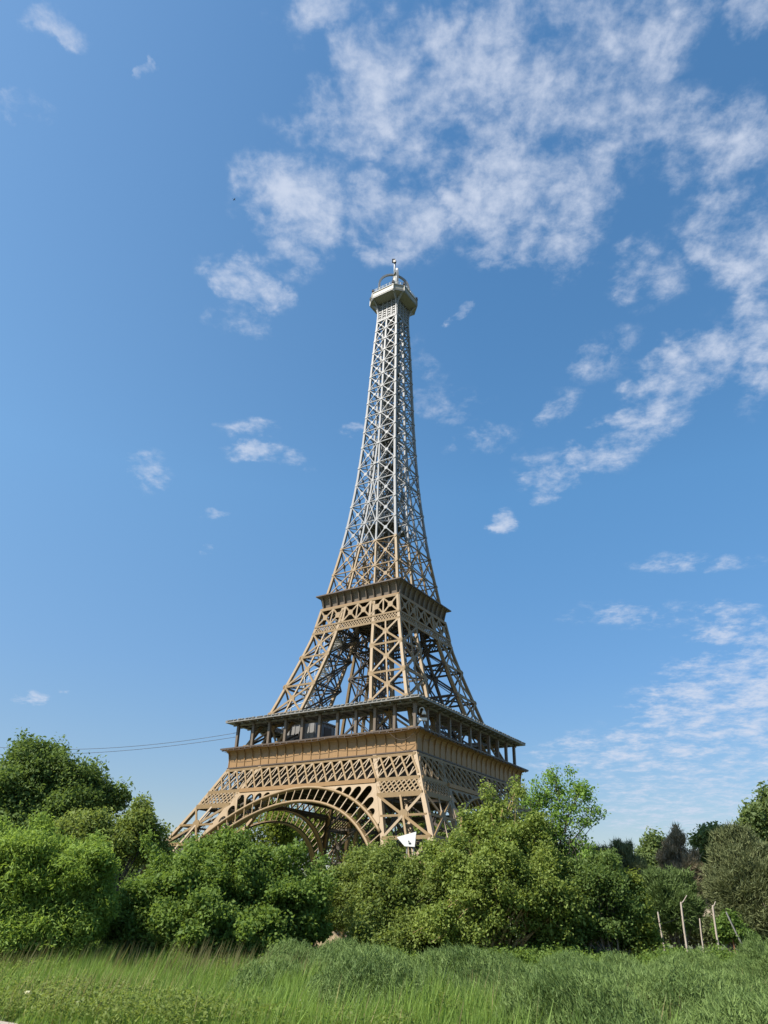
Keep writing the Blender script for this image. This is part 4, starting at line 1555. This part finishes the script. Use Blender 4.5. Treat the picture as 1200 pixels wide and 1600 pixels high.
# right distance
GR = 'trees beyond the fence posts'
plant('pine_tree', 'olive dark pine furthest left of the trees beyond the fence', 'tree',
      [(950, 1365, 60, 42, 40), (985, 1372, 60, 30, 42), (935, 1350, 60, 14, 20), (970, 1340, 60, 14, 18), (1000, 1400, 58, 40, 40)],
      60, L_OLIVE, B_DARK, 900, 40, 0.14, 0.42, aspect=0.03, kind='needle', seed=31, r0=0.2, group=GR)
plant('tree', 'round topped mid green tree between two pines', 'tree', [(1023, 1350, 72, 26, 34), (1030, 1385, 72, 32, 36), (1010, 1365, 72, 18, 24)],
      72, L_FAR, B_GREY, 330, 50, 0.42, 0.26, seed=32, r0=0.2, group=GR, twig=30)
plant('pine_tree', 'thin topped brown pine with bare twigs', 'tree',
      [(1062, 1365, 64, 32, 36), (1060, 1335, 64, 13, 20), (1061, 1316, 64, 5, 10), (1078, 1345, 64, 8, 14), (1048, 1330, 64, 7, 10), (1085, 1385, 62, 30, 36)],
      64, L_BROWNP, B_DARK, 620, 36, 0.15, 0.38, aspect=0.03, kind='needle', seed=33, r0=0.16, group=GR, twig=120)
plant('shrub', 'dense dark green rounded shrub behind the fence posts', 'shrub',
      [(1045, 1398, 44, 42, 42), (1060, 1425, 43, 38, 32), (1025, 1420, 43, 26, 32)],
      44, L_PINE, B_DARK, 900, 44, 0.12, 0.28, aspect=0.022, kind='needle', seed=34, r0=0.07, stems=4, stem_spread=0.5)
plant('tree', 'bluish green poplar behind the big olive pine', 'tree', [(1118, 1325, 66, 26, 36), (1105, 1365, 66, 24, 38), (1135, 1350, 66, 28, 40), (1095, 1320, 66, 10, 14)],
      66, L_FAR, B_GREY, 420, 52, 0.4, 0.24, seed=35, r0=0.2, group=GR, twig=40)
plant('pine_tree', 'big olive brown pine at the right, largest of the conifers', 'tree',
      [(1165, 1362, 46, 45, 62), (1140, 1385, 46, 42, 50), (1185, 1400, 45, 55, 50), (1160, 1328, 46, 20, 26), (1200, 1365, 46, 40, 50), (1150, 1420, 45, 40, 30), (1190, 1445, 44, 40, 25)],
      46, L_OLIVE, B_DARK, 1900, 42, 0.14, 0.33, aspect=0.024, kind='needle', seed=36, r0=0.22, nlimb=24, twig=160)
plant('tree', 'tall green tree cut by the right edge', 'tree', [(1193, 1284, 62, 26, 34), (1208, 1320, 62, 45, 60), (1176, 1318, 62, 20, 26), (1230, 1275, 62, 40, 45), (1200, 1360, 62, 50, 50)],
      62, L_FAR, B_GREY, 700, 50, 0.42, 0.24, seed=37, r0=0.28, group=GR, twig=60)
plant('shrub', 'small bright shrub beside the leaning thin post', 'shrub', [(1145, 1448, 38.5, 14, 20), (1128, 1452, 38.5, 14, 16), (1163, 1462, 38.5, 18, 12)],
      38.5, L_MIDR, B_GREY, 150, 40, 0.15, 0.13, seed=38, r0=0.03, stems=3, stem_spread=0.2)
plant('shrub', 'low dark brushwood behind the feet of the fence posts', 'shrub',
      [(1060, 1452, 50, 45, 18), (1105, 1455, 50, 40, 20), (1150, 1458, 49, 40, 18), (1195, 1462, 48, 40, 22), (1015, 1455, 50, 30, 18)],
      50, L_OLIVE, B_DARK, 800, 40, 0.2, 0.16, seed=39, r0=0.03, stems=6, stem_spread=2.0)
# belt of trees along the far edge so that no bare horizon shows
for i, (px, D, hw, hh, py) in enumerate([(-140, 70, 90, 60, 1350), (1290, 68, 70, 80, 1330), (900, 95, 60, 40, 1372), (180, 95, 70, 40, 1370), (1370, 60, 70, 70, 1350), (-240, 64, 80, 70, 1340)]):
    plant('tree', ['broad tree beyond the left edge of the scene', 'broad tree beyond the right edge behind the tall tree', 'low distant tree behind the dark tangled shrub', 'low distant tree behind the brown twigged tree',
                   'dark tree furthest out on the right', 'dark tree furthest out on the left'][i], 'tree',
          [(px, py, D, hw, hh), (px + hw * 0.5, py + 20, D + 1, hw * 0.7, hh * 0.8), (px - hw * .5, py + 25, D - 1, hw * .6, hh * .7)],
          D, L_FAR, B_GREY, 300, 46, 0.55, 0.30, seed=60 + i, r0=0.25, group='distant trees')


# ------------------------------------------------------------------ creeping juniper (ground cover)
_mr = random.Random(12)
MOUNDS = []
for _ in range(135):
    _x, _y = _mr.uniform(-3, 17), _mr.uniform(10.5, 29)
    MOUNDS.append((_x, _y, _mr.uniform(0.65, 1.35), _mr.uniform(0.45, 1.0) + (0.45 if _x > 10.5 and _y > 21 else 0)))


def jun_h(x, y):
    """height of the juniper mat above the ground; zero outside it"""
    edge = 14.0 - 0.8 * x + 0.5 * np.sin(x * 1.7)                  # front edge runs diagonally to the right
    f = np.clip((y - np.maximum(edge, 9.8)) / 1.2, 0, 1)
    f = f * np.clip((x + 3.4) / 1.2, 0, 1) * np.clip((29.5 - y) / 1.5, 0, 1)
    h = np.zeros_like(x) + 0.10 + 0.05 * np.sin(5.1 * x + y) * np.sin(4.3 * y)
    for (mx, my, mr, mh) in MOUNDS:
        d2 = ((x - mx) ** 2 + ((y - my) * 0.85) ** 2) / mr ** 2
        h = np.maximum(h, mh * np.sqrt(np.clip(1 - d2, 0, 1)))
    gap = 1 - 0.8 * np.exp(-(((x - 7.2) / 1.0) ** 2 + ((y - 20.5) / 1.3) ** 2)) - 0.6 * np.exp(-(((x - 10.8) / 1.8) ** 2 + ((y - 30.0) / 3.0) ** 2))
    return f * h * np.clip(gap, 0, 1)


rng = np.random.default_rng(5)
N = 120000
X = rng.uniform(-3.6, 17, N)
Y = rng.uniform(9.8, 29.5, N)
keep = (np.abs(X) < Y * 0.62 + 1)
X, Y = X[keep], Y[keep]
H = jun_h(X, Y)
k_ = H > 0.08
X, Y, H = X[k_], Y[k_], H[k_]
print('juniper shoots', len(X))
Zg = gz(X, Y)
lay = rng.uniform(0.6, 1.06, len(X))
C = np.stack([X, Y, Zg + H * lay], -1)
ne = 13
n = len(C) * ne
ctr = np.repeat(C, ne, 0)
# each shoot leans one way, rising at an angle
az = np.repeat(rng.uniform(0, 2 * np.pi, len(C)) * 0.5 + 0.6 * np.sin(X * 0.8) + 0.4, ne)
lean = np.stack([np.cos(az) * 0.6, np.sin(az) * 0.5, np.full(n, 0.75)], -1)
dr = lean + rng.normal(size=(n, 3)) * 0.32
dr /= np.linalg.norm(dr, axis=1, keepdims=True)
p0 = ctr + rng.normal(size=(n, 3)) * 0.05 - lean * 0.04
ln = 0.105 * rng.uniform(0.5, 1.4, size=(n, 1))
sd2 = np.cross(dr, rng.normal(size=(n, 3)))
sd2 /= np.linalg.norm(sd2, axis=1, keepdims=True)
V = np.stack([p0 - sd2 * 0.0085, p0 + sd2 * 0.0085, p0 + dr * ln], 1).reshape(-1, 3)
tint = np.repeat(np.clip(0.55 * np.repeat(rng.uniform(0, 1, len(C)), ne) + 0.45 * rng.uniform(0, 1, n), 0, 1), 3)
jn = np_mesh('creeping_juniper', V, np.arange(3 * n).reshape(n, 3), L_JUN, None, {'tint': tint})
tag(jn, 'spreading mat of soft green creeping juniper in front of the bushes', 'ground cover', kind='stuff')


# ------------------------------------------------------------------ grass
def grass(name, X, Y, hgt, wdt, mat, rng, lean=(0.25, 0.0), bend=0.35, label='', z0=None, tuft=None):
    n = len(X)
    Z = gz(X, Y) if z0 is None else z0
    h = hgt[:, None]
    base = np.stack([X, Y, Z], -1)
    a = rng.uniform(0, 2 * np.pi, n)
    b = np.stack([np.cos(a), np.sin(a), np.zeros(n)], -1) * rng.uniform(0.1, bend, size=(n, 1)) + np.array([lean[0], lean[1], 0])
    sd3 = np.stack([-np.sin(a + rng.normal(size=n) * .4), np.cos(a), np.zeros(n)], -1)
    sd3[:, 0] = np.where(np.abs(sd3[:, 0]) < 0.4, 0.7, sd3[:, 0])
    wv2 = (wdt * rng.uniform(0.6, 1.3, n) * np.where(rng.uniform(size=n) < 0.12, 2.2, 1.0))[:, None]
    m1 = base + np.array([0, 0, 1]) * h * 0.5 + b * h * 0.18
    tp = base + np.array([0, 0, 1]) * h * 0.96 + b * h * 0.75
    V = np.stack([base - sd3 * wv2 * .5, base + sd3 * wv2 * .5, m1 + sd3 * wv2 * .42, m1 - sd3 * wv2 * .42, tp], 1).reshape(-1, 3)
    i0 = np.arange(n) * 5
    # quads for the lower half, triangle (as a degenerate-free tri) for the tip: use two triangle sets
    T = np.concatenate([np.stack([i0, i0 + 1, i0 + 2], -1), np.stack([i0, i0 + 2, i0 + 3], -1), np.stack([i0 + 3, i0 + 2, i0 + 4], -1)], 0)
    if tuft is None:
        tuft = 0.5 + 0.5 * np.sin(X * 2.3 + np.sin(Y * 1.7)) * np.cos(Y * 2.1)
    tint = np.repeat(np.clip(0.6 * tuft + 0.4 * rng.uniform(0, 1, n), 0, 1), 5)
    o = np_mesh(name, V, T, mat, None, {'tint': tint})
    tag(o, label, 'grass', kind='stuff')
    return o


def view_filter(X, Y, margin=1.0):
    return np.abs(X) < Y * 0.60 + margin


NT_ = 26000
TY_ = 10.5 + (27.5 - 10.5) * rng.uniform(0, 1, NT_) ** 0.9
TX_ = rng.uniform(-17, 17, NT_)
kf = view_filter(TX_, TY_) & (TY_ > PATH_E(TX_) + 0.15 + 0.25 * np.sin(5 * TX_)) & (rng.uniform(size=NT_) > np.clip(jun_h(TX_, TY_) * 2.4, 0, 0.985))
TX_, TY_ = TX_[kf], TY_[kf]
patch = np.sin(TX_ * 0.9 + 1.5 * np.sin(TY_ * 0.5)) * np.cos(TY_ * 0.8 + TX_ * 0.3)
patch2 = np.sin(TX_ * 2.6 + 1.1 * np.sin(TY_ * 2.2)) * np.sin(TY_ * 1.9 + 0.7)
th = (0.46 + 0.10 * patch + 0.10 * patch2 + 0.13 * rng.normal(size=len(TX_)).clip(-1.5, 2.2)) * (0.35 + 0.65 * np.clip((TY_ - PATH_E(TX_)) / 3.0, 0.1, 1))
nb = 15
X = np.repeat(TX_, nb) + rng.normal(size=len(TX_) * nb) * 0.07
Y = np.repeat(TY_, nb) + rng.normal(size=len(TX_) * nb) * 0.07
hgt = np.repeat(np.clip(th, 0.14, 0.95), nb) * rng.uniform(0.45, 1.25, len(X))
print('grass blades', len(X))
grass('grass', X, Y, hgt, 0.012, L_GRASS, rng, lean=(0.12, 0.0), bend=0.55, label='tall lush green grass across the foreground', tuft=np.repeat(rng.uniform(0, 1, len(TX_)) * 0.6 + 0.2 + 0.25 * patch, nb))
# brambles and nettles sprawling at the feet of the bushes
NW = 5200
X = rng.uniform(-15, 11, NW)
Y = 23.2 + 0.9 * np.sin(X * 0.6) + rng.uniform(0, 3.2, NW)
kf = (X < -2.5) | (X > -1.25)
X, Y = X[kf], Y[kf]
NW = len(X)
hb_ = 0.35 + 0.35 * (0.5 + 0.5 * np.sin(X * 1.7 + np.sin(X * 0.7) * 2)) + 0.25 * (Y - 23.2) / 3
Cw = np.stack([X, Y, gz(X, Y) + hb_ * rng.uniform(0.3, 1.1, NW)], -1)
Vw, Fw, tw_ = leaves_at(rng, Cw, 30, 0.13, 0.08, 0.55, 0.3, 0.5)
wd_ = np_mesh('undergrowth', Vw, Fw, L_BUSH, None, {'tint': tw_})
tag(wd_, 'low brambles sprawling along the feet of the bushes', 'undergrowth', kind='stuff')
# low leafy weeds growing through the grass, thickest by the path
NW = 5200
Y = 12.2 + 14 * rng.uniform(0, 1, NW) ** 1.3
X = rng.uniform(-12, 4, NW)
kf = view_filter(X, Y) & (Y > PATH_E(X) + 0.1) & (jun_h(X, Y) < 0.1) & ((np.sin(X * 1.3 + 2) * np.cos(Y * 1.1) > 0.15) | (Y < PATH_E(X) + 2.5))
X, Y = X[kf], Y[kf]
Cw = np.stack([X, Y, gz(X, Y) + rng.uniform(0.08, 0.42, len(X))], -1)
Vw, Fw, tw_ = leaves_at(rng, Cw, 26, 0.09, 0.055, 0.45, 0.4, 0.5)
wd_ = np_mesh('weeds', Vw, Fw, L_MID, None, {'tint': tw_})
tag(wd_, 'low broad leaved weeds growing through the grass by the path', 'weeds', kind='stuff')
# dry seed stalks among the green
N = 9000
Y = 12.0 + 11 * rng.uniform(0, 1, N)
X = rng.uniform(-10, 12, N)
cl_ = np.sin(X * 0.7 + 2) * np.cos(Y * 0.6) + rng.normal(size=N) * 0.5
kf = view_filter(X, Y) & (cl_ > 0.5) & (Y > PATH_E(X) + 0.2)
X, Y = X[kf], Y[kf]
grass('dry_grass', X, Y, 0.75 * rng.uniform(0.6, 1.15, len(X)), 0.010, L_DRY, rng, label='straw coloured seed stalks scattered through the green grass', bend=0.2)
N = 900
X = rng.uniform(-9.5, -1.5, N)
Y = rng.uniform(19.5, 23.5, N)
grass('seed_grass', X, Y, 0.95 * rng.uniform(0.6, 1.1, N), 0.022, leaf_mat('seed_head_brown_green', (0.10, 0.10, 0.045), (0.20, 0.19, 0.09)), rng, label='taller brownish seed heads at the foot of the big bush', bend=0.15)
# dry grass at the foot of the posts, and green grass among them
N = 15000
X = rng.uniform(9, 17, N)
Y = rng.uniform(28.5, 40, N)
hg = 0.45 * rng.uniform(0.5, 1.3, N)
grass('meadow_grass', X, Y, hg, 0.022, leaf_mat('pale_meadow_green', (0.08, 0.14, 0.03), (0.26, 0.30, 0.10)), rng, label='pale rough grass round the feet of the fence posts')
# low bank of dry tan earth in the gap between the two middle bushes
cb = at(512, 1470, 29.0)
xs_ = np.linspace(-2.0, 2.0, 41)
BX, BY = np.meshgrid(xs_, xs_)
BZ = 1.25 * np.exp(-(BX ** 2 / 0.9 + BY ** 2 / 1.1)) + 0.06 * np.sin(7 * BX + 1) * np.sin(6 * BY) * np.exp(-(BX ** 2 + BY ** 2) / 2) + 0.03 * np.sin(17 * BX) * np.cos(15 * BY) - 0.08
Vb = np.stack([BX + cb.x, BY + 29.0, BZ + gz(BX + cb.x, BY + 29.0)], -1).reshape(-1, 3)
ib = np.arange(41 * 41).reshape(41, 41)
mt, t = new_mat('dry_tan_earth')
tc = t.n('ShaderNodeTexCoord')
n1 = t.n('ShaderNodeTexNoise', {'Vector': tc.outputs['Object'], 'Scale': 5.0, 'Detail': 8.0, 'Roughness': 0.7}).outputs['Fac']
p = t.n('ShaderNodeBsdfPrincipled', {'Base Color': t.mix(t.ramp(n1, [(0.35, (0, 0, 0)), (0.65, (1, 1, 1))]), (0.16, 0.12, 0.07), (0.36, 0.28, 0.18)), 'Roughness': 0.95,
                                     'Normal': t.n('ShaderNodeBump', {'Height': n1, 'Strength': 0.8, 'Distance': 0.08}).outputs[0]})
t.n('ShaderNodeOutputMaterial', {'Surface': p.outputs[0]})
bk = np_mesh('earth_bank', Vb, np.stack([ib[:-1, :-1], ib[:-1, 1:], ib[1:, 1:], ib[1:, :-1]], -1).reshape(-1, 4), mt, smooth=True)
tag(bk, 'small bank of dry tan earth showing between the two middle bushes', 'bank', kind='structure')
# dry patch of bare slope between the two middle bushes
N = 5000
c0 = at(512, 1470, 31)
X = c0.x + rng.normal(size=N) * 1.0
Y = c0.y + rng.normal(size=N) * 1.8
grass('straw_grass', X, Y, 0.35 * rng.uniform(0.5, 1.3, N), 0.02, L_DRY, rng, label='dry straw patch in the gap between the two middle bushes')

# ------------------------------------------------------------------ weeds and flowers in the grass
for i, (px, py, D, s, lab) in enumerate([(470, 1592, 15.2, 1.0, 'large white flower head nearest the middle of the bottom edge'), (505, 1597, 15.0, 0.8, 'smaller white flower head right of the larger one at the bottom edge'),
                                         (43, 1553, 17.0, 0.45, 'small white flower head among the grass at the far left'), (125, 1580, 15.6, 0.6, 'pale flower head in the grass above the path corner')]):
    top = at(px, py, D)
    root = empty('wildflower', (top.x, top.y, float(gz(np.float64(top.x), np.float64(top.y)))), 0, lab, 'flower', 'white wild flowers in the grass')
    h = max(0.25, top.z - root.location.z)
    mb = MB()
    mb.tube([(0, 0, 0), (0.03, 0, h * 0.5), (0, 0, h)], [0.008, 0.007, 0.005], 5)
    for q in range(9):
        a = q * 0.7
        mb.tube([(0, 0, h * 0.9), (0.07 * s * math.cos(a), 0.07 * s * math.sin(a), h + 0.01)], [0.004, 0.003], 4)
    mb.build('stem', L_GRASS, root)
    rr_ = np.random.default_rng(90 + i)
    n = 260
    aa, r2 = rr_.uniform(0, 6.28, n), 0.13 * s * np.sqrt(rr_.uniform(0, 1, n))
    C = np.stack([r2 * np.cos(aa), r2 * np.sin(aa), h + 0.03 - 1.2 * r2 ** 2 / 0.13 + rr_.normal(size=n) * 0.006], -1)
    V, Fq, tt_ = leaves_at(rr_, C, 3, 0.008, 0.022, 0.9, 0.3, 1.0)
    np_mesh('flower_head', V, Fq, M_PETAL, root, {'tint': tt_})

# ------------------------------------------------------------------ fence posts
GP = 'old concrete fence posts on the right'


def post_thing(px0, py0, px1, py1, D, r, mat, lab, arm=None, tilt_only=False, name='fence_post'):
    base = at(px1, py1, D)
    topp = at(px0, py0, D)
    zb_ = float(gz(np.float64(base.x), np.float64(base.y)))
    dirv = (topp - base).normalized()
    foot = base - dirv * ((base.z - zb_) / max(dirv.z, 0.3))
    root = empty(name, foot, 0, lab, 'post', GP)
    mb = MB()
    T_ = topp - foot
    pts = [Vector((0, 0, -0.02)) + T_ * t + Vector((0.01 * math.sin(7 * t), 0, 0)) for t in (0, .2, .4, .6, .8, .97, 1.0)]
    mb.tube(pts, [r, r * .98, r * .95, r * .93, r * .9, r * .88, r * .6], 4 if r > 0.03 else 6, smooth=False)
    mb.build('shaft', mat, root)
    if arm:
        e = at(arm[0], arm[1], D) - foot
        ab = MB()
        mid = T_ * 0.98 + (e - T_) * 0.35 + Vector((0, 0, -0.04))
        ab.tube([T_ * 0.97, mid, e], [0.024, 0.02, 0.014], 5)
        ab.build('arm', mat, root)
    return root, foot, T_


plist = [
    (1027.5, 1423.7, 1036.5, 1472, 34, 0.036, M_CONC, 'pale post standing apart at the left of the row, beside the yellow green shrub', None),
    (1063.5, 1408.3, 1074.5, 1492, 34.5, 0.045, M_CONC, 'tallest pale fence post, with a long bent arm at its top', (1073.3, 1398.7)),
    (1092.8, 1433.7, 1100.0, 1490, 34.6, 0.033, M_CONC, 'short thin post between the two tall posts', None),
    (1113.0, 1413.3, 1125.2, 1496, 33.5, 0.042, M_CONC, 'second tallest fence post, its arm only a short stub', (1118.0, 1408.5)),
    (1134.0, 1423.7, 1150.5, 1457, 38.0, 0.04, M_ROOF, 'thin grey post leaning over beside the small bright shrub', None),
    (1138.0, 1436.0, 1143.0, 1459, 38.3, 0.03, M_RUST, 'short rusty post just behind the leaning grey one', None),
]
made = [post_thing(*p) for p in plist]
# two slack strands of wire from post to post
for j, f in enumerate((0.55, 0.8)):
    mb = MB()
    for (r0_, f0, t0_), (r1_, f1, t1_) in zip(made[:4], made[1:4]):
        a, b = f0 + t0_ * f, f1 + t1_ * f
        pts = [a + (b - a) * t + Vector((0, 0, -0.05 * math.sin(math.pi * t))) for t in [i / 8 for i in range(9)]]
        mb.tube(pts, 0.004, 4)
    o = mb.build('fence_wire', M_BLACK)
    tag(o, ['lower dark wire strung between the fence posts', 'upper dark wire strung between the fence posts'][j], 'wire', 'fence wires')

# fallen timber in the dark below the young tree
tp = at(915, 1455, 29)
fb = empty('timber_pile', (tp.x, tp.y, 0), 0, 'grey broken timbers lying in the dark shrub below the young tree', 'timber')
mb = MB()
for (a, b) in (((-1.0, 0, 0.2), (0.9, -0.2, 1.35)), ((-0.7, .2, 1.3), (1.3, 0.1, 0.5)), ((-0.9, -.1, .9), (1.0, 0, .95)), ((-.2, .1, 0.1), (-.55, 0, 1.5)), ((.4, -.1, .1), (.15, 0, 1.1))):
    mb.bar(a, b, 0.13, 0.08, (0, -1, 0))
mb.build('planks', M_CABIN, fb)

# ------------------------------------------------------------------ a far-off bird
bp_ = at(366, 312, 62)
bird = empty('bird', at(366, 312, 95), R(40), 'tiny dark bird flying high in the blue left of the tower', 'bird')
mb = MB()
mb.tube([(-0.22, 0, 0), (-0.14, 0, 0.01), (0, 0, 0.02), (0.13, 0, 0.03), (0.2, 0, 0.03), (0.25, 0, 0.02)], [0.012, 0.035, 0.055, 0.045, 0.028, 0.006], 8)
for sy_ in (-1, 1):
    mb.plate([(0.08, sy_ * 0.03, 0.03), (0.06, sy_ * 0.2, 0.12), (-0.05, sy_ * 0.42, 0.07), (-0.07, sy_ * 0.2, 0.10), (-0.06, sy_ * 0.03, 0.03)], (0, 0, 1), 0.012)
mb.plate([(-0.2, -0.01, 0), (-0.2, 0.01, 0), (-0.32, 0.06, 0), (-0.32, -0.06, 0)], (0, 0, 1), 0.01)
mb.build('body', M_BLACK, bird)
